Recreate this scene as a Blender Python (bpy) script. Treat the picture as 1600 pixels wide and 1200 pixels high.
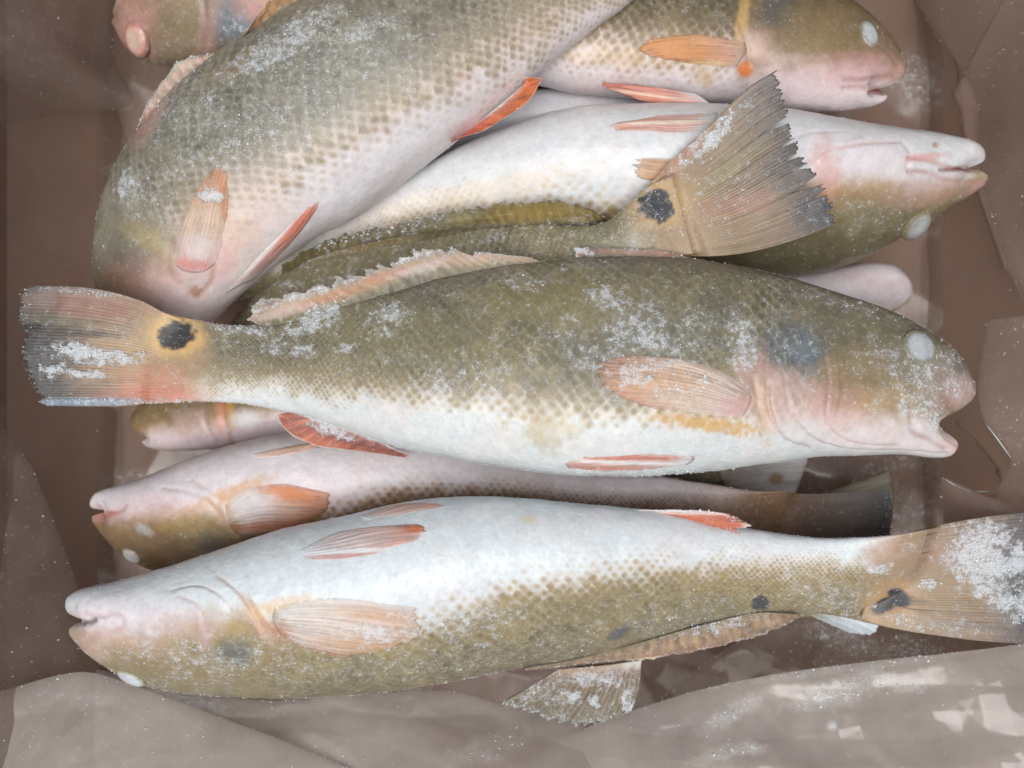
import bpy, math, random
import numpy as np
from mathutils import Vector
from mathutils.bvhtree import BVHTree
from mathutils.kdtree import KDTree

random.seed(7); np.random.seed(7)
S = bpy.context.scene
for o in list(bpy.data.objects): bpy.data.objects.remove(o)

# ------------------------------------------------------------------ camera
H = 0.62                 # camera height over the plane of the top fish
K = 0.0004               # metres per photograph pixel on that plane
cam = bpy.data.cameras.new("camera"); cam.sensor_width = 36.0
cam.lens = 36.0 * H / (1600 * K); cam.clip_start = 0.01; cam.clip_end = 50
camo = bpy.data.objects.new("camera", cam); S.collection.objects.link(camo)
camo.location = (0, 0, H); camo.rotation_euler = (0, 0, 0)
cam.dof.use_dof = True; cam.dof.focus_distance = H - 0.018; cam.dof.aperture_fstop = 5.0
S.camera = camo
S.render.resolution_x = 1024; S.render.resolution_y = 768

# ------------------------------------------------------------------ sky and sun
EL, AZ = math.radians(77), math.radians(200)     # a soft sun from the photographer's side, a little from the left
w = bpy.data.worlds.new("World"); S.world = w; w.use_nodes = True
nt = w.node_tree; bg = nt.nodes['Background']
sky = nt.nodes.new('ShaderNodeTexSky'); sky.sky_type = 'NISHITA'; sky.sun_disc = False
sky.sun_elevation = EL; sky.sun_rotation = AZ; sky.air_density = 1.0; sky.dust_density = 4.0; sky.ozone_density = 0.7
hz = nt.nodes.new('ShaderNodeHueSaturation'); hz.inputs['Saturation'].default_value = .5      # thin overcast
nt.links.new(sky.outputs[0], hz.inputs['Color']); nt.links.new(hz.outputs[0], bg.inputs[0]); bg.inputs[1].default_value = 0.088
sl = bpy.data.lights.new("sun", 'SUN'); sl.energy = 2.3; sl.angle = math.radians(42); sl.color = (1.0, .985, .965)
so = bpy.data.objects.new("sun", sl); S.collection.objects.link(so)
sd = Vector((math.sin(AZ) * math.cos(EL), math.cos(AZ) * math.cos(EL), math.sin(EL)))
so.rotation_euler = sd.to_track_quat('Z', 'Y').to_euler()
S.view_settings.view_transform = 'Standard'; S.view_settings.look = 'None'
S.view_settings.exposure = -0.05; S.view_settings.gamma = 1

# ------------------------------------------------------------------ small maths
def lin(c):
    c = np.asarray(c, float) / 255.0
    return np.where(c <= 0.04045, c / 12.92, ((c + 0.055) / 1.055) ** 2.4)
def sstep(a, b, x):
    if a > b: return 1 - sstep(b, a, x)
    t = np.clip((x - a) / (b - a + 1e-12), 0, 1); return t * t * (3 - 2 * t)
def _h(x, y, z, s):
    h = (x * 374761393 + y * 668265263 + z * 1274126177 + s * 974634777) & 0xFFFFFFFF
    h = ((h ^ (h >> 13)) * 1103515245) & 0xFFFFFFFF
    h = ((h ^ (h >> 16)) * 2246822519) & 0xFFFFFFFF
    return ((h ^ (h >> 15)) & 0xFFFFFF) / float(0xFFFFFF)
def vn(x, y, z=0.0, s=0):
    x, y, z = np.broadcast_arrays(np.asarray(x, float), np.asarray(y, float), np.asarray(z, float))
    xi = np.floor(x).astype(np.int64); yi = np.floor(y).astype(np.int64); zi = np.floor(z).astype(np.int64)
    fx, fy, fz = x - xi, y - yi, z - zi
    fx = fx * fx * (3 - 2 * fx); fy = fy * fy * (3 - 2 * fy); fz = fz * fz * (3 - 2 * fz)
    two_d = (z.size == 0) or (not np.any(z))
    def layer(zz):
        a = _h(xi, yi, zz, s); b = _h(xi + 1, yi, zz, s); c = _h(xi, yi + 1, zz, s); d = _h(xi + 1, yi + 1, zz, s)
        return (a * (1 - fx) + b * fx) * (1 - fy) + (c * (1 - fx) + d * fx) * fy
    l0 = layer(zi)
    if two_d: return l0
    return l0 * (1 - fz) + layer(zi + 1) * fz
def fbm(x, y, z=0.0, o=4, s=0, g=0.5):
    r = 0; a = 1; t = 0
    for i in range(o):
        r = r + a * vn(np.asarray(x) * 2 ** i, np.asarray(y) * 2 ** i, np.asarray(z) * 2 ** i, s + i * 17); t += a; a *= g
    return r / t
def P(px, py, z):
    f = K * (H - z) / H
    return np.stack([(px - 800) * f, (600 - py) * f, z + 0 * px], -1)
def proj(Q):
    f = H / (H - Q[..., 2]) / K
    return 800 + Q[..., 0] * f, 600 - Q[..., 1] * f
def spl(pts, n):
    """smooth resample of a polyline by arc length (Catmull-Rom)"""
    p = np.array(pts, float)
    if len(p) == 2:
        t = np.linspace(0, 1, n)[:, None]; return p[0] * (1 - t) + p[1] * t
    q = np.vstack([2 * p[0] - p[1], p, 2 * p[-1] - p[-2]]); out = []
    for i in range(1, len(q) - 2):
        t = np.linspace(0, 1, 24, endpoint=False)[:, None]
        a, b, c, d = q[i - 1], q[i], q[i + 1], q[i + 2]
        out.append(.5 * ((2 * b) + (-a + c) * t + (2 * a - 5 * b + 4 * c - d) * t ** 2 + (-a + 3 * b - 3 * c + d) * t ** 3))
    out.append(q[-2][None]); o = np.vstack(out)
    L = np.r_[0, np.cumsum(np.linalg.norm(np.diff(o, axis=0), axis=1))]; L /= L[-1]
    t = np.linspace(0, 1, n)
    return np.stack([np.interp(t, L, o[:, k]) for k in range(p.shape[1])], -1)
def smooth1(a, n=2):
    for _ in range(n):
        a = np.concatenate([a[:1], (a[:-2] + 2 * a[1:-1] + a[2:]) / 4, a[-1:]])
    return a
def polydist(X, Y, pts, side=False):
    d = np.full(X.shape, 1e9); sd_ = np.zeros(X.shape)
    for (ax, ay), (bx, by) in zip(pts[:-1], pts[1:]):
        vx, vy = bx - ax, by - ay; L = vx * vx + vy * vy + 1e-9
        t = np.clip(((X - ax) * vx + (Y - ay) * vy) / L, 0, 1)
        q = np.hypot(X - ax - t * vx, Y - ay - t * vy)
        if side: sd_ = np.where(q < d, np.sign(vx * (Y - ay) - vy * (X - ax)), sd_)
        d = np.minimum(d, q)
    return (d, sd_) if side else d
def blobm(X, Y, cx, cy, rx, ry, ang, soft=.3, nz=0.0, ns=12., seed=0):
    a = math.radians(ang); c, s_ = math.cos(a), math.sin(a)
    dx, dy = X - cx, Y - cy
    u = (dx * c + dy * s_) / rx; v = (-dx * s_ + dy * c) / ry
    d = np.hypot(u, v)
    near = d < 3
    if nz and near.any():
        n = np.zeros(X.shape); n[near] = fbm(X[near] / ns, Y[near] / ns, 0., 3, seed) - .5
        d = d + n * nz * 2
    return 1 - sstep(1 - soft, 1 + soft, d)

# ------------------------------------------------------------------ materials
def nodes(name):
    m = bpy.data.materials.new(name); m.use_nodes = True
    t = m.node_tree; b = t.nodes['Principled BSDF']; return m, t, b
def N(t, k, **kw):
    n = t.nodes.new(k)
    for a, v in kw.items():
        if a.startswith('i_'):
            n.inputs[int(a[2:])].default_value = v
        else: setattr(n, a, v)
    return n
def math_n(t, op, a, b=None, c=None, clamp=False):
    n = t.nodes.new('ShaderNodeMath'); n.operation = op; n.use_clamp = clamp
    for i, x in enumerate((a, b, c)):
        if x is None: continue
        if isinstance(x, (int, float)): n.inputs[i].default_value = x
        else: t.links.new(x, n.inputs[i])
    return n.outputs[0]
def mixc(t, f, a, b, bt='MIX'):
    n = t.nodes.new('ShaderNodeMix'); n.data_type = 'RGBA'; n.blend_type = bt
    for k, x in ((0, f), (6, a), (7, b)):
        if isinstance(x, (int, float)): n.inputs[k].default_value = x
        elif isinstance(x, tuple): n.inputs[k].default_value = x
        else: t.links.new(x, n.inputs[k])
    return n.outputs[2]
def skin_material(name, rough=.42, sss=.12, spec=.5, grain=1.0, clear=0.):
    m, t, b = nodes(name)
    at = N(t, 'ShaderNodeAttribute', attribute_name='Col')
    tc = N(t, 'ShaderNodeTexCoord')
    def noise(sc, det, ro=.55):
        n = N(t, 'ShaderNodeTexNoise'); n.inputs['Scale'].default_value = sc; n.inputs['Detail'].default_value = det
        n.inputs['Roughness'].default_value = ro; t.links.new(tc.outputs['Object'], n.inputs['Vector']); return n.outputs['Fac']
    n1 = noise(1150, 2.5, .65); n2 = noise(420, 3); n3 = noise(130, 3)
    nn = math_n(t, 'ADD', math_n(t, 'MULTIPLY', n1, .62), math_n(t, 'MULTIPLY', n2, .38))
    n4 = noise(230, 4, .7)
    f = math_n(t, 'ADD', math_n(t, 'MULTIPLY', math_n(t, 'SUBTRACT', nn, .5), 5.0), math_n(t, 'MULTIPLY', math_n(t, 'SUBTRACT', n4, .5), 3.2))
    fm = math_n(t, 'SUBTRACT', math_n(t, 'ADD', f, math_n(t, 'MULTIPLY', at.outputs['Alpha'], 1.25)), .62, clamp=True)
    film = math_n(t, 'MULTIPLY', at.outputs['Alpha'], .16, clamp=True)
    tot = math_n(t, 'MAXIMUM', math_n(t, 'MULTIPLY', fm, .72), film)
    mo = math_n(t, 'ADD', math_n(t, 'MULTIPLY', math_n(t, 'SUBTRACT', n2, .5), .3 * grain), math_n(t, 'MULTIPLY', math_n(t, 'SUBTRACT', n3, .5), .35 * grain))
    mo = math_n(t, 'ADD', mo, 1.0)
    hs = N(t, 'ShaderNodeHueSaturation'); t.links.new(at.outputs['Color'], hs.inputs['Color']); t.links.new(mo, hs.inputs['Value'])
    col = mixc(t, tot, hs.outputs[0], (.70, .75, .79, 1))
    t.links.new(col, b.inputs['Base Color'])
    b.inputs['Subsurface Weight'].default_value = sss; b.inputs['Subsurface Radius'].default_value = (.004, .0025, .0018)
    b.inputs['Subsurface Scale'].default_value = 1.0
    b.inputs['Specular IOR Level'].default_value = spec
    r = math_n(t, 'ADD', math_n(t, 'MULTIPLY', n2, .25), rough - .12, clamp=True)
    r = math_n(t, 'ADD', r, math_n(t, 'MULTIPLY', tot, .3), clamp=True)
    t.links.new(r, b.inputs['Roughness'])
    hgt = math_n(t, 'ADD', math_n(t, 'MULTIPLY', nn, .35), math_n(t, 'MULTIPLY', fm, .65))
    bp = N(t, 'ShaderNodeBump'); bp.inputs['Strength'].default_value = .45; bp.inputs['Distance'].default_value = .0006
    t.links.new(hgt, bp.inputs['Height']); t.links.new(bp.outputs[0], b.inputs['Normal'])
    if clear:
        tr = N(t, 'ShaderNodeBsdfTransparent'); mx = N(t, 'ShaderNodeMixShader')
        t.links.new(math_n(t, 'SUBTRACT', 1.0, math_n(t, 'MULTIPLY', math_n(t, 'SUBTRACT', 1.0, tot), clear)), mx.inputs[0])
        t.links.new(tr.outputs[0], mx.inputs[1]); t.links.new(b.outputs[0], mx.inputs[2]); t.links.new(mx.outputs[0], t.nodes['Material Output'].inputs[0])
    return m
M_SKIN = skin_material('frozen_fish_skin', rough=.36, spec=.55)
M_FIN = skin_material('frozen_fin', rough=.45, sss=.0, grain=.9, clear=.14)
M_TAIL = skin_material('frozen_tail_fin', rough=.42, sss=.08, grain=.9)
M_EYE = skin_material('cloudy_eye', rough=.2, sss=.1, grain=.9, spec=.7)
def frost_material():
    m, t, b = nodes('ice_crystals')
    b.inputs['Base Color'].default_value = (.78, .82, .85, 1); b.inputs['Roughness'].default_value = .18
    b.inputs['Specular IOR Level'].default_value = .8
    b.inputs['Subsurface Weight'].default_value = 0.0; b.inputs['IOR'].default_value = 1.31
    return m
M_ICE = frost_material()
def card_material():
    m, t, b = nodes('brown_cardboard')
    tc = N(t, 'ShaderNodeTexCoord'); n = N(t, 'ShaderNodeTexNoise'); n.inputs['Scale'].default_value = 14; n.inputs['Detail'].default_value = 6
    t.links.new(tc.outputs['Object'], n.inputs['Vector'])
    wv = N(t, 'ShaderNodeTexWave'); wv.inputs['Scale'].default_value = 60; wv.inputs['Distortion'].default_value = .3
    t.links.new(tc.outputs['Object'], wv.inputs['Vector'])
    c = mixc(t, n.outputs['Fac'], (.34, .22, .165, 1), (.43, .29, .22, 1)); t.links.new(c, b.inputs['Base Color'])
    bp = N(t, 'ShaderNodeBump'); bp.inputs['Strength'].default_value = .25; bp.inputs['Distance'].default_value = .0008
    t.links.new(wv.outputs['Fac'], bp.inputs['Height']); t.links.new(bp.outputs[0], b.inputs['Normal'])
    b.inputs['Roughness'].default_value = .85
    return m
M_CARD = card_material()
def plastic_material(name, opac, col):
    m, t, b = nodes(name)
    tc = N(t, 'ShaderNodeTexCoord')
    def noise(sc, det, ro=.55):
        n = N(t, 'ShaderNodeTexNoise'); n.inputs['Scale'].default_value = sc; n.inputs['Detail'].default_value = det
        n.inputs['Roughness'].default_value = ro; t.links.new(tc.outputs['Object'], n.inputs['Vector']); return n.outputs['Fac']
    at = N(t, 'ShaderNodeAttribute', attribute_name='Col')
    n1 = noise(900, 3, .65); n2 = noise(18, 5); n3 = noise(70, 4)
    n4 = noise(200, 4, .7)
    f = math_n(t, 'ADD', math_n(t, 'MULTIPLY', math_n(t, 'SUBTRACT', n1, .5), 4.0), math_n(t, 'MULTIPLY', math_n(t, 'SUBTRACT', n4, .5), 4.5))
    fr = math_n(t, 'SUBTRACT', math_n(t, 'ADD', f, math_n(t, 'MULTIPLY', at.outputs['Alpha'], 1.3)), .85, clamp=True)
    col2 = mixc(t, fr, col, (.7, .76, .8, 1))
    t.links.new(col2, b.inputs['Base Color'])
    b.inputs['Roughness'].default_value = .13; b.inputs['Specular IOR Level'].default_value = .9
    b.inputs['IOR'].default_value = 1.5
    bp = N(t, 'ShaderNodeBump'); bp.inputs['Strength'].default_value = .35; bp.inputs['Distance'].default_value = .002
    t.links.new(math_n(t, 'ADD', math_n(t, 'MULTIPLY', n3, .15), math_n(t, 'MULTIPLY', fr, .08)), bp.inputs['Height'])
    t.links.new(bp.outputs[0], b.inputs['Normal'])
    tr = N(t, 'ShaderNodeBsdfTransparent'); tr.inputs[0].default_value = (.86, .84, .82, 1)
    mx = N(t, 'ShaderNodeMixShader')
    op = math_n(t, 'ADD', math_n(t, 'MULTIPLY', math_n(t, 'SUBTRACT', n2, .5), .5), opac)
    op = math_n(t, 'ADD', op, math_n(t, 'MULTIPLY', at.outputs['Alpha'], .35), clamp=True)
    op = math_n(t, 'MAXIMUM', op, math_n(t, 'MULTIPLY', fr, .8))
    t.links.new(op, mx.inputs[0]); t.links.new(tr.outputs[0], mx.inputs[1]); t.links.new(b.outputs[0], mx.inputs[2])
    t.links.new(mx.outputs[0], t.nodes['Material Output'].inputs[0])
    return m
M_LINER = plastic_material('clear_liner_plastic', .32, (.35, .265, .225, 1))
M_FOLD = plastic_material('milky_liner_plastic', .44, (.62, .555, .50, 1))

# ------------------------------------------------------------------ scene objects
def thing(name, label, cat, loc=(0, 0, 0), group=None):
    o = bpy.data.objects.new(name, None); o.empty_display_size = .02
    S.collection.objects.link(o); o.location = loc; o['label'] = label; o['category'] = cat
    if group: o['group'] = group
    return o
def mesh_obj(name, V, F, mat, parent, col=None, smooth=True, kind=None, label=None):
    """V (n,3) world, F (m,4) or (m,3) int array; child of parent (an Empty without rotation)"""
    V = np.asarray(V, float).reshape(-1, 3)
    off = np.array(parent.location) if parent else np.zeros(3)
    V = V - off
    me = bpy.data.meshes.new(name); F = np.asarray(F, np.int32); k = F.shape[1]
    me.vertices.add(len(V)); me.vertices.foreach_set('co', V.ravel().astype(np.float32))
    me.loops.add(F.size); me.loops.foreach_set('vertex_index', F.ravel())
    me.polygons.add(len(F)); me.polygons.foreach_set('loop_start', np.arange(0, F.size, k, dtype=np.int32))
    me.polygons.foreach_set('loop_total', np.full(len(F), k, np.int32))
    me.polygons.foreach_set('use_smooth', np.full(len(F), smooth, bool))
    me.update(calc_edges=True); me.validate()
    if col is not None:
        a = me.color_attributes.new('Col', 'FLOAT_COLOR', 'POINT'); a.data.foreach_set('color', np.asarray(col, np.float32).reshape(-1, 4).ravel())
    me.materials.append(mat)
    o = bpy.data.objects.new(name, me); S.collection.objects.link(o)
    if parent: o.parent = parent
    if kind: o['kind'] = kind
    if label: o['label'] = label
    return o
def gridF(nu, nv, wrap=False, base=0):
    i = np.arange(nu - 1)[:, None]; j = np.arange(nv if wrap else nv - 1)[None]
    j2 = (j + 1) % nv
    return np.stack([i * nv + j, (i + 1) * nv + j, (i + 1) * nv + j2, i * nv + j2], -1).reshape(-1, 4) + base

WHITE = (214, 220, 219); OLIVE = (136, 126, 92); OCHRE = (190, 158, 100)
def paint_px(X, Y, C, fr, spec, seed):
    """markings of the animal's own skin: (cx,cy,rx,ry,ang,rgb,strength,soft,edge)"""
    for n, b in enumerate(spec.get('tailblobs', []) + spec.get('blobs', [])):
        cx, cy, rx, ry, ang, rgb, st, soft, ed = b
        m = (blobm(X, Y, cx, cy, rx, ry, ang, soft, ed, max(5, min(rx, ry) * .5), seed + n) * st)[..., None]
        C = C * (1 - m) + lin(rgb) * m
    FR9 = fbm(X / 9, Y / 9, 0., 3, seed + 77)
    for (cx, cy, rx, ry, ang, dn) in spec.get('frost', []) + spec.get('tailfrost', []):
        m = blobm(X, Y, cx, cy, rx * 1.1, ry * 1.1, ang, .75, .9, max(8, min(rx, ry) * .45), seed + 31)
        fr = np.maximum(fr, m * dn * 1.35 * (.55 + .9 * FR9))
    return C, fr

FISH = {}
class Fish: pass
def fish(key, label, A, B, z, E=None, NU=400, NV=200, roll=0., kprof=None, spec={}, cell=20., loc=None, group='frozen fish piled in the box', seed=0):
    f = Fish(); f.key = key; f.spec = spec; f.seed = seed
    t = np.linspace(0, 1, NU)
    Ap, Bp = spl(A, NU), spl(B, NU)
    zt = np.array(z, float)
    zc = smooth1(np.interp(t, np.linspace(0, 1, len(zt)), zt), NU // 14) if zt.ndim == 1 else smooth1(np.interp(t, zt[:, 0], zt[:, 1]), NU // 14)
    kp = np.array(kprof or [(0, .004), (.03, .07), (.06, .18), (.1, .31), (.2, .46), (.35, .58), (.6, .66), (.8, .64), (.93, .58), (1, .48)])
    kk = smooth1(np.interp(t, kp[:, 0], kp[:, 1]), NU // 40 + 1)
    rl = np.radians(np.interp(t, np.linspace(0, 1, len(np.atleast_1d(roll))), np.atleast_1d(roll))) if np.ndim(roll) else np.full(NU, math.radians(roll))
    A3, B3 = P(Ap[:, 0], Ap[:, 1], zc), P(Bp[:, 0], Bp[:, 1], zc)
    C3 = (A3 + B3) / 2; e1 = (A3 - B3)[:, :2]; hw = np.linalg.norm(e1, axis=1) / 2; e1 = e1 / (2 * hw[:, None])
    m = (C3[:, :2] * e1).sum(1) / (H - zc)
    ca, cb = np.cos(rl) + m * np.sin(rl), kk * (-np.sin(rl) + m * np.cos(rl))
    a = hw / np.sqrt(ca ** 2 + cb ** 2); b = kk * a
    delta = np.arctan2(-cb, ca)
    nt_ = int(NV * .64)
    psi = np.r_[np.linspace(0, math.pi, nt_, endpoint=False), np.linspace(math.pi, 2 * math.pi, NV - nt_, endpoint=False)]
    al = psi[None] - delta[:, None]
    ca_, sa_ = np.cos(al), np.sin(al)
    sa_ = np.sign(sa_) * np.abs(sa_) ** .94
    cr, sr = np.cos(rl)[:, None], np.sin(rl)[:, None]
    # a fish is a little fuller towards the belly
    bb = b[:, None] * (1 - .10 * ca_)
    p = a[:, None] * ca_ * cr - bb * sa_ * sr
    q = a[:, None] * ca_ * sr + bb * sa_ * cr
    wv_ = np.broadcast_to(np.cos(psi)[None], al.shape)
    x_end = np.clip((t - .955) / .045, 0, 1)
    if E is not None: q = q * (.42 + .58 * np.sqrt(1 - x_end ** 2))[:, None]
    V = np.empty((NU, NV, 3))
    V[..., :2] = C3[:, None, :2] + e1[:, None, :] * p[..., None]; V[..., 2] = zc[:, None] + q
    if E is not None:
        Ew = spl(E, 200); g = sstep(spec.get('mouth_start', .9), 1, t) ** 1.5
        wq = (1 - np.cos(psi)) / 2
        ex = np.interp(wq, np.linspace(0, 1, 200), Ew[:, 0]); ey = np.interp(wq, np.linspace(0, 1, 200), Ew[:, 1])
        Lx = Ap[-1, 0] * (1 - wq) + Bp[-1, 0] * wq; Ly = Ap[-1, 1] * (1 - wq) + Bp[-1, 1] * wq
        fz = K * (H - zc[-1]) / H
        V[..., 0] += g[:, None] * (ex - Lx)[None] * fz; V[..., 1] -= g[:, None] * (ey - Ly)[None] * fz
    X, Y = proj(V)
    # rings for the scales
    ring = np.linalg.norm(np.diff(np.concatenate([V, V[:, :1]], 1), axis=1), axis=2); cum = np.cumsum(ring, 1); per = cum[:, -1:]
    fr_ = np.concatenate([np.zeros((NU, 1)), cum[:, :-1]], 1) / per
    rows = 2 * round(per.max() / K / (cell * .6) / 2)
    vv = fr_ * rows
    csz = per[:, 0] / rows / .6
    ds = np.r_[0, np.linalg.norm(np.diff(C3, axis=0), axis=1)]
    uu = np.cumsum(ds / np.maximum(csz, .0028))[:, None] + 0 * vv
    wq1 = fbm(uu / 5 + 3, vv / 8, 0., 3, seed + 61) - .5; wq2 = fbm(uu / 5 + 40, vv / 8, 0., 3, seed + 62) - .5
    uu = uu + wq1 * .9; vv = vv + wq2 * 1.2 * np.sin(np.pi * np.clip(vv / rows, 0, 1)) ** .5
    own = np.full(vv.shape, -1e9); ed = np.ones(vv.shape); cd = np.ones(vv.shape); rid = np.zeros(vv.shape)
    j0 = np.floor(vv).astype(np.int64); i0 = np.floor(uu).astype(np.int64)
    jit = .17
    for dj in (-1, 0, 1, 2):
        jj = j0 + dj
        for di in (-1, 0, 1, 2):
            par = np.mod(jj, 2) * .5
            ii = i0 + di
            cu = ii + par + (_h(ii, np.mod(jj, rows), 1, seed) - .5) * jit; cv = jj + (_h(ii, np.mod(jj, rows), 2, seed) - .5) * jit * 2
            dd = np.hypot((uu - cu), (vv - cv) * .6) / .74
            hit = (dd < 1) & (cu > own)
            own = np.where(hit, cu, own); ed = np.where(hit, dd, ed)
            cd = np.where(hit, np.hypot((uu - (cu - .36)), (vv - cv) * .6), cd)
            rid = np.where(hit, _h(ii, np.mod(jj, rows), 3, seed), rid)
    op = spec.get('op', .76)
    scm = (sstep(.02, .08, t) * (1 - sstep(op - .012, op + .02, t + 0)))[:, None] * np.ones_like(vv)
    # ---- colour
    ox = spec.get('bnd')
    nrm_hw = (hw / K)[:, None]
    top = np.sin(psi) > 0
    if ox:
        bp_ = np.array(ox, float); st = max(1, NU // 100)
        Xs, Ys = X[::st, :nt_:2], Y[::st, :nt_:2]; us, ws = [], []
        for (bx, by) in bp_:
            k_ = np.argmin((Xs - bx) ** 2 + (Ys - by) ** 2); iu, iv = divmod(k_, Xs.shape[1])
            us.append(t[iu * st]); ws.append(math.acos(max(-1, min(1, math.cos(psi[iv * 2])))))
        o_ = np.argsort(us); pb = np.interp(t, np.array(us)[o_], np.array(ws)[o_])
    else: pb = np.full(NU, spec.get('pb', 1.7))
    pb = smooth1(pb, 6)
    wb = np.cos(pb)[:, None]
    psim = np.mod(2 * delta[:, None] - psi[None], 2 * math.pi)          # the mirrored flank
    weff = np.where(top[None] * np.ones((NU, 1), bool), np.cos(psi)[None], np.cos(np.minimum(psim, 2 * math.pi - psim)))
    D = (weff - wb) * nrm_hw
    n1 = fbm(X / 22, Y / 22, V[..., 2] / .01, 4, seed)
    n2 = fbm(X / 70, Y / 70, V[..., 2] / .03, 3, seed + 5)
    n3 = vn(X / 4.2, Y / 4.2, V[..., 2] / .002, seed + 9)
    ol1, ol2 = lin(spec.get('olive', OLIVE)), lin(spec.get('olive2', (158, 140, 92)))
    wh = lin(spec.get('white', WHITE)); pk = lin(spec.get('pinkish', (228, 214, 208))); oc = lin(spec.get('ochre', OCHRE))
    band = spec.get('band', 26.)
    cdn = cd * (.75 + .5 * n3) + (n1 - .5) * .5
    dsh = (1 - sstep(-.05, .62, cdn)) * scm
    m_ol = sstep(-.62, .62, D / band + (dsh - .42) * .68 * scm + (n1 - .5) * 1.7 + (rid - .5) * .6 * scm + (n3 - .5) * .3)[..., None]
    deep = sstep(10, 110, D)[..., None]
    colo = (ol1 * (1 - .7 * sstep(.36, .7, n2)[..., None]) + ol2 * .7 * sstep(.36, .7, n2)[..., None]) * (1 - .2 * deep)
    colo = colo * (1 + (n1[..., None] - .5) * .35 + (n3[..., None] - .5) * .4)
    pat = sstep(.34, .62, fbm(X / 60 + 9, Y / 60, V[..., 2] / .03, 3, seed + 21)) * .8 + .2
    edge = sstep(.80, .97, ed) * scm * (.15 + .7 * pat) * (.2 + 1.3 * n3); dot = (1 - sstep(.10, .36, cd)) * scm * (.15 + .75 * pat)
    sc_c = spec.get('scale_contrast', 1.0)
    colo = colo * (1 + ((rid - .5) * .26 * scm * sc_c)[..., None]) * (1 - (.27 * dot * sc_c)[..., None])
    colo = colo + (edge * .10 * sc_c)[..., None] * lin((220, 225, 220))
    colw = wh * (1 - sstep(.45, .75, n2)[..., None] * .7) + (.5 * wh + .5 * pk) * sstep(.45, .75, n2)[..., None] * .7
    colw = colw * (1 - .03 * edge[..., None])
    dz = (sstep(-spec.get('dotband', 42), -2, D) * dot * sstep(.32, .6, n1 + .12))[..., None]
    colw = colw * (1 - .85 * dz) + oc * .85 * dz
    tint = (sstep(-34, 4, D + (n1 - .5) * 40) * .35)[..., None]
    colw = colw * (1 - tint) + oc * tint
    occ = sstep(1.6, -.5, D / band)[..., None] * .7; colo = colo * (1 - occ) + (oc * .5 + colo * .35) * occ
    C = colw * (1 - m_ol) + colo * m_ol
    if 'tailc' in spec:
        tc_ = 1 - sstep(spec['tailc'][1] * .35, spec['tailc'][1], t[:, None] + .02 * (n1 - .5)); C = C * (1 - tc_[..., None]) + lin(spec['tailc'][0]) * (.85 + .3 * n1[..., None]) * tc_[..., None]
    C0 = C
    fr = np.clip(spec.get('frost0', .22) * (.5 + n2) * (.45 + .55 * m_ol[..., 0]) + edge * .10 * m_ol[..., 0], 0, 1)
    fr = fr + .22 * sstep(.60, .72, n1) * m_ol[..., 0]
    C, fr = paint_px(X, Y, C, fr, spec, seed)
    # ---- relief
    dU = np.gradient(V, axis=0); dV = np.roll(V, -1, 1) - np.roll(V, 1, 1)
    nr = np.cross(dU, dV); nr /= (np.linalg.norm(nr, axis=2, keepdims=True) + 1e-15)
    sg = np.sign(((V - C3[:, None, :]) * nr).sum(2, keepdims=True)); sg = np.where(sg == 0, 1, sg); nr = nr * sg
    ht = (np.where(ed < 1, ed, .3) ** 2 * 1.5 - .6) * scm * spec.get('relief', 1.0) * (.16 + .5 * m_ol[..., 0] * (.3 + .7 * pat)) * np.minimum(1, csz / csz.max() * 1.2)[:, None] * (.5 + n3)
    ht += (n2 - .5) * 5 * sstep(0, .15, t)[:, None] + (n1 - .5) * 1.6 + (n3 - .5) * .5 + np.clip(fr - .45, 0, 1) * n3 * 2.5
    for (pts, wd, dep, rgb, stg, *stp) in spec.get('grooves', []):
        pp = spl(pts, 14) if len(pts) > 2 else np.array(pts, float)
        q4 = 9 * wd; bx0, bx1 = pp[:, 0].min() - q4, pp[:, 0].max() + q4; by0, by1 = pp[:, 1].min() - q4, pp[:, 1].max() + q4
        sel = (X > bx0) & (X < bx1) & (Y > by0) & (Y < by1)
        if not sel.any(): continue
        d = np.full(X.shape, 1e3); sg_ = np.zeros(X.shape); d[sel], sg_[sel] = polydist(X[sel], Y[sel], pp, True)
        if stp:
            ends = np.minimum(np.hypot(X - pp[0, 0], Y - pp[0, 1]), np.hypot(X - pp[-1, 0], Y - pp[-1, 1]))
            ht += abs(stp[0]) * np.exp(-d / (wd * 3.2)) * (sg_ * np.sign(stp[0]) > 0) * sstep(0, 22, ends)
        gmask = np.exp(-(d / wd) ** 2) * (.55 + .7 * fbm(X / 30, Y / 30, 0., 2, 5)); ht -= dep * .6 * gmask
        if rgb is not None: C = C * (1 - (gmask * stg)[..., None]) + lin(rgb) * (gmask * stg)[..., None]
    for (cx, cy, rx, ry, ang, hh) in spec.get('bumps', []):
        ht += hh * blobm(X, Y, cx, cy, rx, ry, ang, .8)
    fadeE = (1 - .6 * sstep(.97, 1, t)) * sstep(0, .07, t)
    V = V + nr * (ht * K * fadeE[:, None])[..., None]
    # ---- mouth inside / caps
    Vs, Cs = [V.reshape(-1, 3)], [np.concatenate([C, fr[..., None]], -1).reshape(-1, 4)]
    F = [gridF(NU, NV, True)]
    nrow = NU
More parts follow.
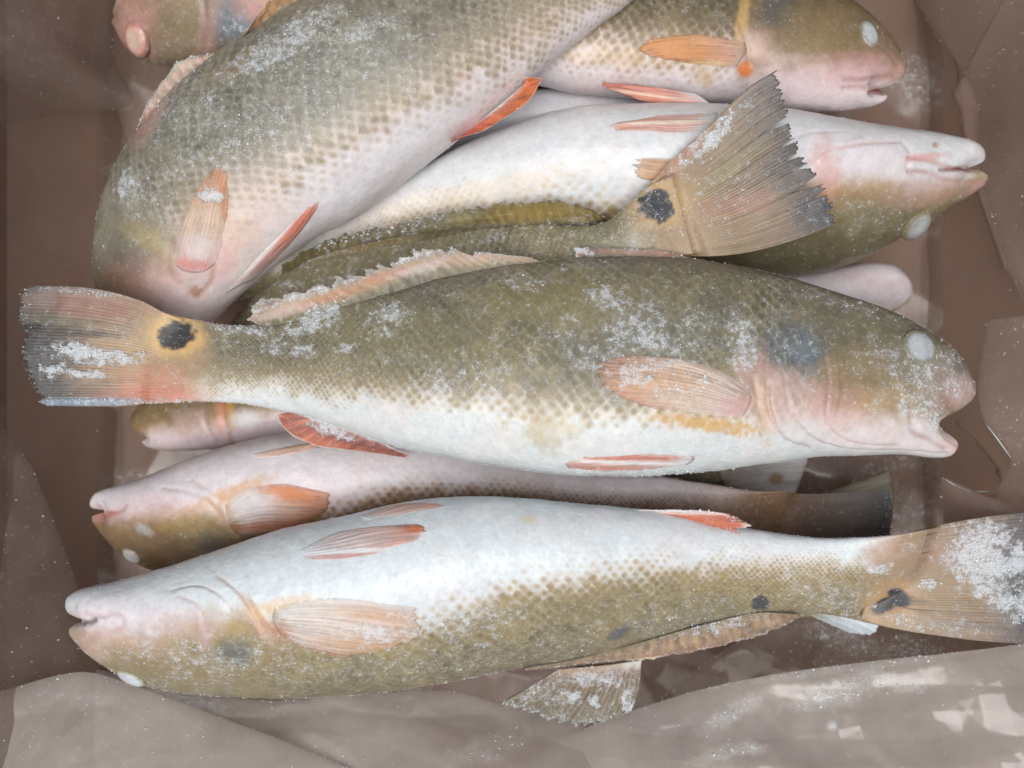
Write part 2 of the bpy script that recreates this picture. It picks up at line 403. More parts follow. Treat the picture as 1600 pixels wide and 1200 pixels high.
    if E is not None:
        back = (C3[-1] - C3[-max(8, NU // 12)]); back /= np.linalg.norm(back) + 1e-12
        last = V[-1]; midz = C3[-1, 2]; Cc = last.mean(0)
        rimc = C[-1]
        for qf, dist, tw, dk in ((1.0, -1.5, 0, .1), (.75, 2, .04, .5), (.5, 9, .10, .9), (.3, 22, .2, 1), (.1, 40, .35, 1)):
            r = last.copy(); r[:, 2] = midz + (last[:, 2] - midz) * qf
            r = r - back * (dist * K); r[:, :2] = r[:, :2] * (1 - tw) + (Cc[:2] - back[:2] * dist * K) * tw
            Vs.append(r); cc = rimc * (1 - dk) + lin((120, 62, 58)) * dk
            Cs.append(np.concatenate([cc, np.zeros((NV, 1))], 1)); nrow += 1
    allV = np.concatenate(Vs)
    F = [gridF(nrow, NV, True)]
    c0 = len(allV); c1 = c0 + 1
    allV = np.concatenate([allV, allV[:NV].mean(0)[None], allV[(nrow - 1) * NV:nrow * NV].mean(0)[None]])
    allC = np.concatenate(Cs + [Cs[0][:1], Cs[-1][:1]])
    j = np.arange(NV); cap0 = np.stack([np.full(NV, c0), j, (j + 1) % NV], -1); cap1 = np.stack([np.full(NV, c1), (nrow - 1) * NV + (j + 1) % NV, (nrow - 1) * NV + j], -1)
    base = np.array([C3[NU // 2, 0], C3[NU // 2, 1], allV[:, 2].min()])
    root = thing('frozen_fish', label, 'fish', tuple(base), group)
    quad = F[0]
    # orient outwards
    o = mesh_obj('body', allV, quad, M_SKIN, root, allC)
    # end caps as a second set of polygons through bmesh-free append: fill with from_pydata-like loops
    me = o.data; add = np.concatenate([cap0, cap1]).astype(np.int32); nl, np_ = len(me.loops), len(me.polygons)
    me.loops.add(add.size); me.polygons.add(len(add))
    li = np.empty(nl + add.size, np.int32); me.loops.foreach_get('vertex_index', li); li[nl:] = add.ravel(); me.loops.foreach_set('vertex_index', li)
    ls = np.r_[np.arange(np_) * 4, nl + np.arange(len(add)) * 3].astype(np.int32); me.polygons.foreach_set('loop_start', ls)
    me.polygons.foreach_set('loop_total', np.r_[np.full(np_, 4), np.full(len(add), 3)].astype(np.int32))
    me.polygons.foreach_set('use_smooth', np.ones(np_ + len(add), bool))
    me.update(calc_edges=True); me.validate()
    tv = (np.cos(psi) < 2) & (np.sin(psi) > .12); bx_, by_ = proj(V[::2, tv][:, ::2]); bc_ = np.concatenate([C, fr[..., None]], -1)[::2, tv][:, ::2].reshape(-1, 4); bc0_ = np.concatenate([C0, fr[..., None]], -1)[::2, tv][:, ::2].reshape(-1, 4)
    kd = KDTree(bx_.size)
    for i_, (x_, y_) in enumerate(zip(bx_.ravel(), by_.ravel())): kd.insert((x_, y_, 0), i_)
    kd.balance(); f.kd = (kd, bc_, bc0_); f.zend = float(zc[0])
    f.root = root; f.V = V; f.ice = []; f.isz = []
    k_ = spec.get('nice', 1500) // 3; iu = np.random.randint(int(.05 * NU), int(.97 * NU), k_); iv = np.random.randint(-3, 6, k_) % NV; iv = np.where(np.random.rand(k_) < .5, (iv + nt_) % NV, iv)
    f.ice.append(V[iu, iv] + nr[iu, iv] * (.5 * K)); f.isz.append(.35 + .7 * np.random.rand(k_) ** 2)
    wt = (np.clip(fr - .22, 0, 1) ** 2 * (np.sin(psi) > -.15)[None]).ravel() + .002; k_ = spec.get('nice', 1500)
    pick = np.random.choice(wt.size, k_, p=wt / wt.sum()); f.ice.append(V.reshape(-1, 3)[pick] + nr.reshape(-1, 3)[pick] * (.5 * K) + (np.random.rand(k_, 3) - .5) * (1.5 * K)); f.isz.append(.25 + 1.1 * np.random.rand(k_) ** 4)
    su, sv = max(1, NU // 150), max(1, NV // 70)
    Vc = V[::su, ::sv]; nu, nv = Vc.shape[:2]
    f.bv = BVHTree.FromPolygons([tuple(x) for x in Vc.reshape(-1, 3)], [tuple(int(y) for y in x) for x in gridF(nu, nv, True)])
    FISH[key] = f
    return f

CAM = Vector((0, 0, H))
def cast(bvs, px, py):
    d = Vector(((px - 800) * K, (600 - py) * K, -H)).normalized(); best = None
    for bv in bvs:
        h = bv.ray_cast(CAM, d)
        if h[0] is not None and (best is None or h[3] < best[3]): best = h
    if best is None: return None
    n = best[1]
    if n.dot(d) > 0: n = -n
    return best[0], n

def fin(f, name, base, tip, s0=None, s1=None, z=None, nr=16, cb=(200, 150, 120), ct=(200, 120, 60), cm=None, rag=.03, thick=1.0, NI=None, NJ=26,
        ray_dark=.2, tears=(), frost0=.2, spec=None, off=(.4, 2.2), relief=.5, inh=(.02, .22), seed=0, wave=0., label=None, sub=0, rimfrost=0., edge=None, rim=0.):
    """a fin: rays run from the base curve to the tip curve; either draped on the flank (z None) or held at heights z=(base0,base1,tip0,tip1)"""
    NI = NI or min(260, nr * 7)
    b, tp = spl(base, NI), spl(tip, NI); u = np.linspace(0, 1, NI); v = np.linspace(0, 1, NJ)
    rng = np.random.RandomState(seed + 3)
    # ragged free edge
    le = 1 - rag * (vn(u * nr * 1.7, 0 * u + 3.3, 0., seed) ** 1.5) - rag * .8 * np.repeat(rng.rand(NI // 3 + 1), 3)[:NI] * .6
    for (c, wd, dep) in tears: le = le - dep * np.clip(1 - np.abs(u - c) / wd, 0, 1) ** .8
    Sd0 = spl(s0, NJ) if s0 else spl([b[0], tp[0]], NJ); Sd1 = spl(s1, NJ) if s1 else spl([b[-1], tp[-1]], NJ)
    vv = v[None, :] * le[:, None]; U = u[:, None]
    def atside(Sd, vq): return np.stack([np.interp(vq, v, Sd[:, 0]), np.interp(vq, v, Sd[:, 1])], -1)
    Q = (1 - vv)[..., None] * b[:, None] + vv[..., None] * tp[:, None] + (1 - U)[..., None] * atside(Sd0, vv) + U[..., None] * atside(Sd1, vv) \
        - ((1 - U) * (1 - vv))[..., None] * b[0] - (U * (1 - vv))[..., None] * b[-1] - ((1 - U) * vv)[..., None] * tp[0] - (U * vv)[..., None] * tp[-1]
    if name != 'tail_fin':
        wob = (fbm(U * 5 + 0 * vv, vv * 3, 0., 3, seed + 12) - .5) * 7 * sstep(.05, .5, vv); wob2 = (fbm(U * 5 + 9 + 0 * vv, vv * 3, 0., 3, seed + 13) - .5) * 7 * sstep(.05, .5, vv)
        Q = Q + np.stack([wob, wob2], -1)
    X, Y = Q[..., 0], Q[..., 1]
    ph = nr * U + .9 * (fbm(U * nr * .35, 0 * U + 1.7, 0., 2, seed) - .5) + .5 * (fbm(U * 3 + 0 * vv, vv * 1.5, 0., 2, seed + 1) - .5)
    rays = (.5 + .5 * np.cos(2 * math.pi * ph)) ** .8
    branch = (.5 + .5 * np.cos(4 * math.pi * ph)) * sstep(.35, .7, vv)
    rr = np.maximum(rays, .7 * branch)
    nz = (fbm(X / 20, Y / 20, 0., 3, seed) - .5)
    rel = (rr * relief + nz * 3.0 * vv) * K
    if z is None:
        V = np.empty((NI, NJ, 3)); last = None; Nn = np.empty((NI, NJ, 3))
        for i in range(NI):
            for j in range(NJ):
                h = cast([f.bv], X[i, j], Y[i, j])
                if h is None:
                    zz = V[i, j - 1, 2] if j else (V[i - 1, j, 2] if i else f.V[..., 2].mean()); V[i, j] = P(X[i, j], Y[i, j], zz); Nn[i, j] = (0, 0, 1)
                else: V[i, j] = h[0]; Nn[i, j] = h[1]
        for _ in range(6):      # a stiff sheet bridges the small bumps of the flank
            V[1:-1, :, 2] = (V[:-2, :, 2] + 2 * V[1:-1, :, 2] + V[2:, :, 2]) / 4
        env = np.sin(np.pi * np.clip(U, 0.01, .99)) ** .75 * (1 - .8 * sstep(.82, 1, v[None] + 0 * U))
        o_ = (off[0] + (off[1] - off[0]) * vv) * env * np.minimum(1, vv * 6 + .1)
        V = V + Nn * (o_ * K + rel * env + thick * K * .6 * env)[..., None]
    else:
        z0 = z[0] * (1 - U) + z[1] * U; z1 = z[2] * (1 - U) + z[3] * U
        if name == 'tail_fin' and inh[1] > .25:
            ze = f.zend + .0005; k1_ = sstep(.03, .24, vv); z0 = z0 * (1 - k1_) + ze * k1_; vz = sstep(.3, 1.05, vv); vz = vz ** .9
        else: vz = vv
        zz = z0 * (1 - vz) + z1 * vz + wave * K * np.sin(U * 9 + seed) * vv
        if name == 'tail_fin':
            for i in range(0, NI):
                for j in range(NJ):
                    if vv[i, j] < .6:
                        hh = cast([f.bv], X[i, j], Y[i, j])
                        if hh is not None: zz[i, j] = max(zz[i, j], hh[0].z + (-1.2 + 2.0 * min(1, vv[i, j] * 4)) * K)
            for _ in range(6): zz[1:-1, 1:-1] = np.where(vv[1:-1, 1:-1] > .12, np.maximum(zz[1:-1, 1:-1], (zz[:-2, 1:-1] + zz[1:-1, :-2] + zz[1:-1, 2:] + zz[2:, 1:-1]) / 4), zz[1:-1, 1:-1])
            rel = rel * sstep(.05, .4, vv)
        V = P(X, Y, zz); V[..., 2] += rel
        Nn = np.zeros_like(V); Nn[..., 2] = 1
    cbL, ctL = lin(cb), lin(ct); cmL = lin(cm) if cm is not None else (cbL + ctL) / 2
    k1 = np.clip(vv * 2, 0, 1)[..., None]; k2 = np.clip(vv * 2 - 1, 0, 1)[..., None]
    C = cbL * (1 - k1) + cmL * k1; C = C * (1 - k2) + ctL * k2
    st = fbm(U * nr * 1.3 + 0 * vv, vv * 2.2, 0., 3, seed + 4)
    st2 = fbm(U * nr * 3.7 + 0 * vv, vv * 3.5, 0., 2, seed + 8)
    C = C * (1 - ray_dark * (1 - rr)[..., None]) * (1 + (st - .5)[..., None] * .8 + (st2 - .5)[..., None] * .5)
    if edge is not None:
        me_ = (sstep(edge[1], 1, v[None] + 0 * U) * edge[2])[..., None]; C = C * (1 - me_) + lin(edge[0]) * me_
    fr = frost0 * (.6 + .8 * fbm(X / 25, Y / 25, 0., 3, seed + 2)) + rimfrost * sstep(.86, 1, v[None] + 0 * U)
    if name in ('pectoral_fin', 'pelvic_fin'): C = C * .84 + lin((226, 208, 196)) * .16
    def take_body_colour(C, fr):
        kd, bc = f.kd[0], f.kd[1]
        w_ = 1 - sstep(inh[0], inh[1], vv + .25 * (st - .5) * sstep(0, .1, vv))
        if z is None: w_ = np.maximum(w_, .62 * (1 - sstep(.0, .13, np.minimum(U, 1 - U) + (st2 - .5) * .08 + 0 * vv))); w_ = np.maximum(w_, .5 * sstep(.9, 1, v[None] + 0 * U)); w_ = np.maximum(w_, .14)
        ii_ = np.argwhere(w_ > 0)
        for i, j in ii_:
            k_ = kd.find((X[i, j], Y[i, j], 0))[1]; q_ = bc[k_]; w0 = w_[i, j]
            C[i, j] = C[i, j] * (1 - w0) + q_[:3] * w0; fr[i, j] = fr[i, j] * (1 - w0) + q_[3] * w0
        return C, fr
    if inh and name != 'tail_fin': C, fr = take_body_colour(C, fr)
    sp_ = dict(spec or {})
    if name == 'tail_fin': sp_['tailblobs'] = f.spec.get('tailblobs', []); sp_['tailfrost'] = f.spec.get('tailfrost', [])
    C, fr = paint_px(X, Y, C, fr, sp_, f.seed)
    if inh and name == 'tail_fin': C, fr = take_body_colour(C, fr)
    C = np.clip(C, .004, .9)
    V = V + Nn * (np.clip(fr - .5, 0, .9) * fbm(X / 5, Y / 5, 0., 3, seed + 40) * 7 * K)[..., None]
    Vb = V - Nn * (thick * K)
    cc = np.concatenate([C, fr[..., None]], -1)
    n = NI * NJ; F1 = gridF(NI, NJ); F2 = gridF(NI, NJ)[:, ::-1] + n
    idx = np.arange(n).reshape(NI, NJ)
    loop = np.concatenate([idx[:, 0], idx[-1, 1:], idx[-2::-1, -1], idx[0, -2:0:-1]])
    l2 = np.roll(loop, -1); F3 = np.stack([loop, loop + n, l2 + n, l2], -1)
    o = mesh_obj(name, np.concatenate([V.reshape(-1, 3), Vb.reshape(-1, 3)]), np.concatenate([F1, F2, F3]), M_TAIL if name == 'tail_fin' else M_FIN, f.root, np.concatenate([cc.reshape(-1, 4)] * 2), label=label)
    k_ = int(rim * NI)
    if k_:
        i_ = np.random.randint(0, NI, k_); j_ = NJ - 1 - np.random.randint(0, 3, k_); f.ice.append(V[i_, j_] + (np.random.rand(k_, 3) - .5) * (2.5 * K)); f.isz.append(.35 + .8 * np.random.rand(k_) ** 3)
    wt = np.clip(fr - .3, 0, 1).ravel() ** 2; k_ = int(min(2600, wt.sum() * 1.2)) if wt.sum() > 1 else 0
    if k_:
        pick = np.random.choice(wt.size, k_, p=wt / wt.sum()); f.ice.append(V.reshape(-1, 3)[pick] + (np.random.rand(k_, 3) - .5) * (2.5 * K)); f.isz.append(.35 + 1.5 * np.random.rand(k_) ** 3)
    return V

def eye(f, cx, cy, rx, ry, ang, col=(205, 214, 222), ring=(150, 135, 100), bulge=.35, z=None, core=None):
    NI, NJ = 20, 40; h = cast([f.bv], cx, cy)
    if h is None: h = (Vector(P(np.float64(cx), np.float64(cy), z if z is not None else -.06)), Vector((0, 0, 1)))
    p, n = h; n = (n + Vector((0, 0, .25))).normalized()
    a = math.radians(-ang); t1 = Vector((math.cos(a), math.sin(a), 0)); t1 = (t1 - n * t1.dot(n)).normalized(); t2 = n.cross(t1)
    sc = K * (H - p.z) / H; V = []; C = []
    tz = max(.45, abs(n.z))
    for i in range(NI):
        th = i / (NI - 1) * math.pi
        for j in range(NJ):
            ph = 2 * math.pi * j / NJ
            q = p + t1 * (rx * sc * math.sin(th) * math.cos(ph)) + t2 * (ry * sc / tz * math.sin(th) * math.sin(ph)) + n * (min(rx, ry) * sc * bulge * math.cos(th))
            V.append(q); k = sstep(.62, .88, math.sin(th)) if th < 1.6 else 1
            c = lin(col) * (1 - k) + lin(ring) * k
            if core is not None:
                kk_ = (1 - sstep(.35, .55, math.sin(th))) if th < 1.6 else 0; c = c * (1 - kk_) + lin(core) * kk_
            ex_, ey_ = proj(np.array(q)); kq = f.kd[1][f.kd[0].find((ex_, ey_, 0))[1]]; kz = sstep(.74, 1.0, math.sin(th) + .12 * (vn(ph * 2, 1.5, 0., 4) - .5)) if th < 1.6 else 1
            c = c * (1 - kz * .85) + kq[:3] * kz * .85
            c = c * (.82 + .36 * float(vn(3 * math.sin(th) * math.cos(ph) + 5, 3 * math.sin(th) * math.sin(ph) + 5, 0., int(cx))))
            C.append([*c, .3 + .4 * kz * kq[3]])
    mesh_obj('eye', np.array(V), gridF(NI, NJ, True), M_EYE, f.root, np.array(C))

def crystals(parent, pts, size, mat=None, name='frost', flat=.7):
    """clumps of ice crystals: small irregular octahedra, too many to count"""
    n = len(pts)
    if not n: return
    pts = np.asarray(pts); r = np.random.rand
    base = np.array([[1, 0, 0], [0, 1, 0], [-1, 0, 0], [0, -1, 0], [0, 0, 1], [0, 0, -1]], float)
    fc = np.array([[0, 1, 4], [1, 2, 4], [2, 3, 4], [3, 0, 4], [1, 0, 5], [2, 1, 5], [3, 2, 5], [0, 3, 5]])
    ax = r(n, 3) * 2 - 1; ax /= np.linalg.norm(ax, axis=1, keepdims=True); an = r(n) * 6.28
    c, s_ = np.cos(an), np.sin(an); x, y, z = ax.T; o = 1 - c
    R = np.stack([np.stack([c + x * x * o, x * y * o - z * s_, x * z * o + y * s_], -1), np.stack([y * x * o + z * s_, c + y * y * o, y * z * o - x * s_], -1), np.stack([z * x * o - y * s_, z * y * o + x * s_, c + z * z * o], -1)], 1)
    sc = np.asarray(size)[:, None, None] * K * (.5 + r(n, 6, 1)) * (.6 + .8 * r(n, 1, 3))
    W = np.einsum('nij,nkj->nki', R, base[None] * sc) + pts[:, None, :]
    F = (fc[None] + (np.arange(n) * 6)[:, None, None]).reshape(-1, 3)
    mesh_obj(name, W.reshape(-1, 3), F, mat or M_ICE, parent, smooth=False, kind='stuff')

def flush_ice(f):
    if f.ice: crystals(f.root, np.concatenate(f.ice), np.concatenate(f.isz))
PINK = (228, 176, 165); ORG = (216, 132, 66); RED = (208, 104, 72); BLK = (20, 24, 34); GREY = (104, 108, 112); TAN = (190, 152, 116)
# ================================================================== the long olive fish across the middle
f1 = fish('F1', 'large olive fish across the middle of the pile with its mouth open to the right', 
  A=[(235,480),(262,490),(300,499),(345,508),(400,509),(450,500),(520,480),(600,457),(700,430),(800,413),(900,402),(1000,399),(1100,405),(1200,424),(1300,452),(1400,488),(1455,518),(1490,546),(1513,575),(1525,604)],
  B=[(235,630),(262,629),(300,627),(345,628),(400,634),(467,646),(540,668),(610,693),(700,714),(790,728),(870,739),(980,741),(1090,734),(1190,723),(1270,712),(1350,709),(1410,709),(1450,712),(1480,711),(1492,700)],
  z=[-.004,-.004,0,0,0,0,-.002], E=[(1525,604),(1520,618),(1500,634),(1478,645),(1463,655),(1468,668),(1484,680),(1493,690),(1492,700)],
  NU=620, NV=300, roll=-10, cell=21, seed=11,
  spec=dict(tailc=((172,150,116),.075), op=.765, frost0=.26, nice=5000, olive=(126,119,94), olive2=(146,134,94), band=38, scale_contrast=1.3,
    bnd=[(262,594),(330,596),(400,598),(480,604),(600,610),(700,617),(800,628),(900,640),(1000,645),(1100,640),(1180,632),(1250,640),(1320,648),(1400,655),(1450,650)],
    tailblobs=[(262,555,62,78,0,(176,146,112),.75,.5,.4),(245,600,50,26,10,(206,140,116),.7,.6,.4),(140,480,90,18,6,(156,96,80),.5,.6,.6),(240,620,80,13,2,(200,124,104),.6,.6,.5),(190,540,70,14,2,(196,164,120),.45,.7,.6),(60,560,50,66,0,(44,42,42),.85,.6,.4),(110,520,60,5,3,(70,62,56),.7,.6,.6),(130,592,70,5,1,(86,70,62),.6,.6,.6),(60,470,30,16,0,(96,88,80),.6,.6,.6),(90,500,60,8,4,(120,112,86),.5,.6,.6),(170,585,60,12,0,(176,136,96),.5,.6,.6),(130,628,90,7,-1,(120,140,156),.8,.5,.3),(275,523,44,38,0,(214,176,112),.9,.3,.25),(274,523,29,22,-12,BLK,.97,.16,.3)], tailfrost=[(140,552,58,11,6,1.25),(82,578,16,9,0,1.1),(130,584,34,6,5,1.0),(280,478,90,7,20,.7),(200,520,60,30,0,.3),(170,628,100,6,0,.6),(150,457,110,5,4,.55)],
    blobs=[      (900,470,150,42,0,(150,136,84),.5,.7,.5),(620,520,120,40,10,(140,130,84),.4,.7,.5),
      (1000,500,90,60,10,(124,118,98),.4,.6,.5),
      (1240,548,46,44,0,(92,98,98),.8,.6,.5),(1262,556,22,26,0,(88,108,122),.45,.6,.6),
      (1180,590,34,46,0,(196,160,150),.6,.6,.5),(1232,620,60,38,0,(206,176,168),.7,.6,.4),(1315,625,42,34,-8,(206,150,146),.75,.6,.35),
      (1300,600,14,42,8,(150,118,98),.6,.5,.3),(1350,590,60,46,0,(146,126,88),.75,.6,.4),(1375,625,52,20,-14,(176,146,100),.7,.6,.4),
      (1470,600,34,44,20,(168,148,140),.6,.6,.4),(1480,628,26,16,-30,(170,124,108),.5,.6,.4),(1500,610,24,26,0,(196,166,160),.7,.5,.3),(1510,562,26,20,45,(86,86,74),.6,.6,.3),
      (1350,672,120,28,4,(224,204,204),.6,.7,.3),(1120,664,66,11,8,(206,164,92),.85,.6,1.0),(1060,655,40,8,6,(206,160,96),.6,.6,1.0),(850,668,44,20,0,(196,176,130),.6,.7,1.1),(855,690,22,18,0,(190,176,146),.5,.7,1.0),
      (1487,692,16,16,0,(226,190,184),.7,.7,.2),(1195,645,12,50,-4,(200,168,120),.45,.6,.5),
      (560,455,30,22,0,(206,222,226),.0,.5,.5)],
    frost=[(1005,520,70,44,20,.62),(940,560,60,22,0,.5),(945,465,30,16,0,.72),(1160,535,22,44,-10,.75),(1095,520,40,40,0,.4),(1440,610,50,56,0,.62),(1400,560,40,30,0,.42),(1470,560,40,26,30,.5),(1240,540,40,30,0,.4),(1060,600,60,18,8,.5),
      (500,495,40,12,-20,.85),(610,490,30,16,0,.75),(470,550,16,8,0,.85),(540,545,12,8,0,.8),(600,520,22,10,0,.6),(690,600,44,16,0,.6),(770,595,60,26,0,.45),(380,515,60,8,5,.6),(480,512,50,10,-18,.8),(1300,470,140,14,16,.4),
      (640,560,60,20,0,.3),(430,540,20,10,0,.6),(880,520,50,30,0,.38),(1130,700,120,18,-4,.45),(1000,735,120,8,0,.6),(820,440,40,12,0,.5),(960,620,26,16,0,.5)],
    grooves=[([(1292,560),(1297,600),(1290,640),(1300,672),(1340,690),(1400,694)],3.5,2.2,(190,150,140),.3,-2),([(1305,555),(1308,600),(1302,640)],3,-2.5,None,0),
      ([(1200,600),(1204,640),(1222,680),(1262,700)],4,4,(190,160,150),.35,-4),([(1225,590),(1240,650),(1280,688),(1340,700),(1420,702),(1480,708)],3,3,(160,150,150),.3,-3),
      ([(1178,590),(1186,640),(1196,668)],5,4,(190,150,110),.4),([(1421,650),(1422,668),(1430,678),(1450,686),(1475,700)],4,4,(168,130,128),.6),
      ([(1432,655),(1440,670),(1458,676)],5,-3,None,0),([(1460,655),(1440,648),(1425,652)],3,3,(180,150,140),.4),
      ([(1395,515),(1440,508),(1470,530)],6,2,None,0)],
    bumps=[(1350,640,90,50,0,5),(1240,650,40,50,0,3),(1437,545,44,36,0,2)]))
eye(f1,1437,543,30,27,0,col=(176,184,190),ring=(128,124,106),bulge=.2,core=(184,190,194))
fin(f1,'tail_fin',base=[(322,508),(312,560),(322,626)],tip=[(40,446),(19,474),(30,520),(27,560),(46,604),(60,634)],s0=[(322,508),(290,500),(255,488),(215,468),(140,450),(40,446)],s1=[(322,626),(285,627),(235,630),(200,634),(160,635),(60,634)],
  z=(-.011,-.011,.000,.001),inh=(.08,.42),nr=40,cb=(172,150,116),cm=(146,122,98),ct=(54,50,50),rag=.05,NJ=60,frost0=.2,wave=3,seed=3,rim=.5,relief=.4,
  spec={})
# paint the body end like the fin so that they read as one surface
fin(f1,'dorsal_fin',base=[(415,510),(460,502),(530,485),(610,462),(700,441),(800,425),(880,414)],tip=[(384,498),(390,476),(440,456),(530,430),(600,406),(640,386),(700,384),(800,398)],s1=[(880,414),(850,408),(800,398)],
  z=(-.002,-.002,-.006,-.001),nr=24,inh=(.05,.6),cb=(160,142,106),cm=(182,154,120),ct=(140,136,124),rag=.32,ray_dark=.25,frost0=.42,rimfrost=.35,rim=2.,seed=5,thick=1.2,relief=.6,
  spec=dict(blobs=[(500,470,70,7,-16,(206,146,104),.7,.6,.7),(600,432,60,8,-18,(204,140,100),.6,.6,.7),(660,418,40,8,-16,(222,206,198),.6,.6,.6),(740,404,70,7,-3,(196,160,140),.5,.6,.5),(440,488,40,8,-14,(224,200,190),.6,.6,.5)],frost=[(640,402,90,6,-14,.8),(470,462,80,6,-18,.8)]))
fin(f1,'dorsal_fin',base=[(900,405),(960,402),(1030,402),(1094,407)],tip=[(897,386),(945,385),(1020,389),(1086,403)],z=(-.003,-.003,-.004,-.001),nr=9,inh=(0,.35),cb=(140,118,92),cm=(150,116,90),ct=(112,96,80),rag=.2,frost0=.3,rimfrost=.3,rim=1.,seed=6,spec=dict(frost=[(905,390,16,10,0,1.0)],blobs=[(1030,396,50,4,2,(160,104,80),.6,.6,.5)]))
fin(f1,'pectoral_fin',base=[(1176,612),(1170,636),(1160,652)],tip=[(962,556),(932,564),(928,584),(946,606),(985,628)],s0=[(1176,612),(1130,580),(1080,562),(1020,556),(962,556)],s1=[(1160,652),(1120,652),(1060,644),(1020,640),(985,628)],
  nr=17,cb=(224,204,198),cm=(222,192,166),ct=(192,108,44),rag=.05,ray_dark=.22,frost0=.34,NJ=50,seed=8,off=(.6,3),spec=dict(blobs=[(1148,640,26,20,0,(222,176,172),.7,.6,.3),(1040,598,60,18,6,(222,168,112),.5,.7,.5)],frost=[(990,584,36,24,10,.75),(1030,568,50,14,0,.6),(1070,610,50,26,0,.5)]))
fin(f1,'pelvic_fin',base=[(1085,712),(1084,718),(1074,724)],tip=[(905,718),(880,725),(884,734)],s0=[(1085,712),(1000,708),(905,716)],s1=[(1074,726),(980,735),(884,734)],nr=6,cb=(232,206,200),cm=(228,182,166),ct=(210,120,88),rag=.04,ray_dark=.3,frost0=.25,seed=9,off=(.4,2),
  spec=dict(blobs=[(980,714,100,3.5,1,(204,110,86),.75,.5,.6),(985,722,96,3,2,(242,238,236),.9,.5,.3),(960,731,80,3,0,(212,132,108),.7,.5,.4)]))
fin(f1,'anal_fin',base=[(640,712),(590,688),(540,668),(500,655),(466,646)],tip=[(632,714),(570,709),(510,699),(458,684),(436,664),(434,650),(450,646)],z=(-.012,-.008,-.02,-.012),nr=13,cb=(196,140,126),cm=(190,112,92),ct=(200,112,78),rag=.02,ray_dark=.45,frost0=.22,rim=.3,seed=10,edge=((238,230,226),.93,.8),
  spec=dict(frost=[(515,670,26,9,20,1.1)],blobs=[(560,690,60,10,18,(128,78,72),.55,.6,.5)]))

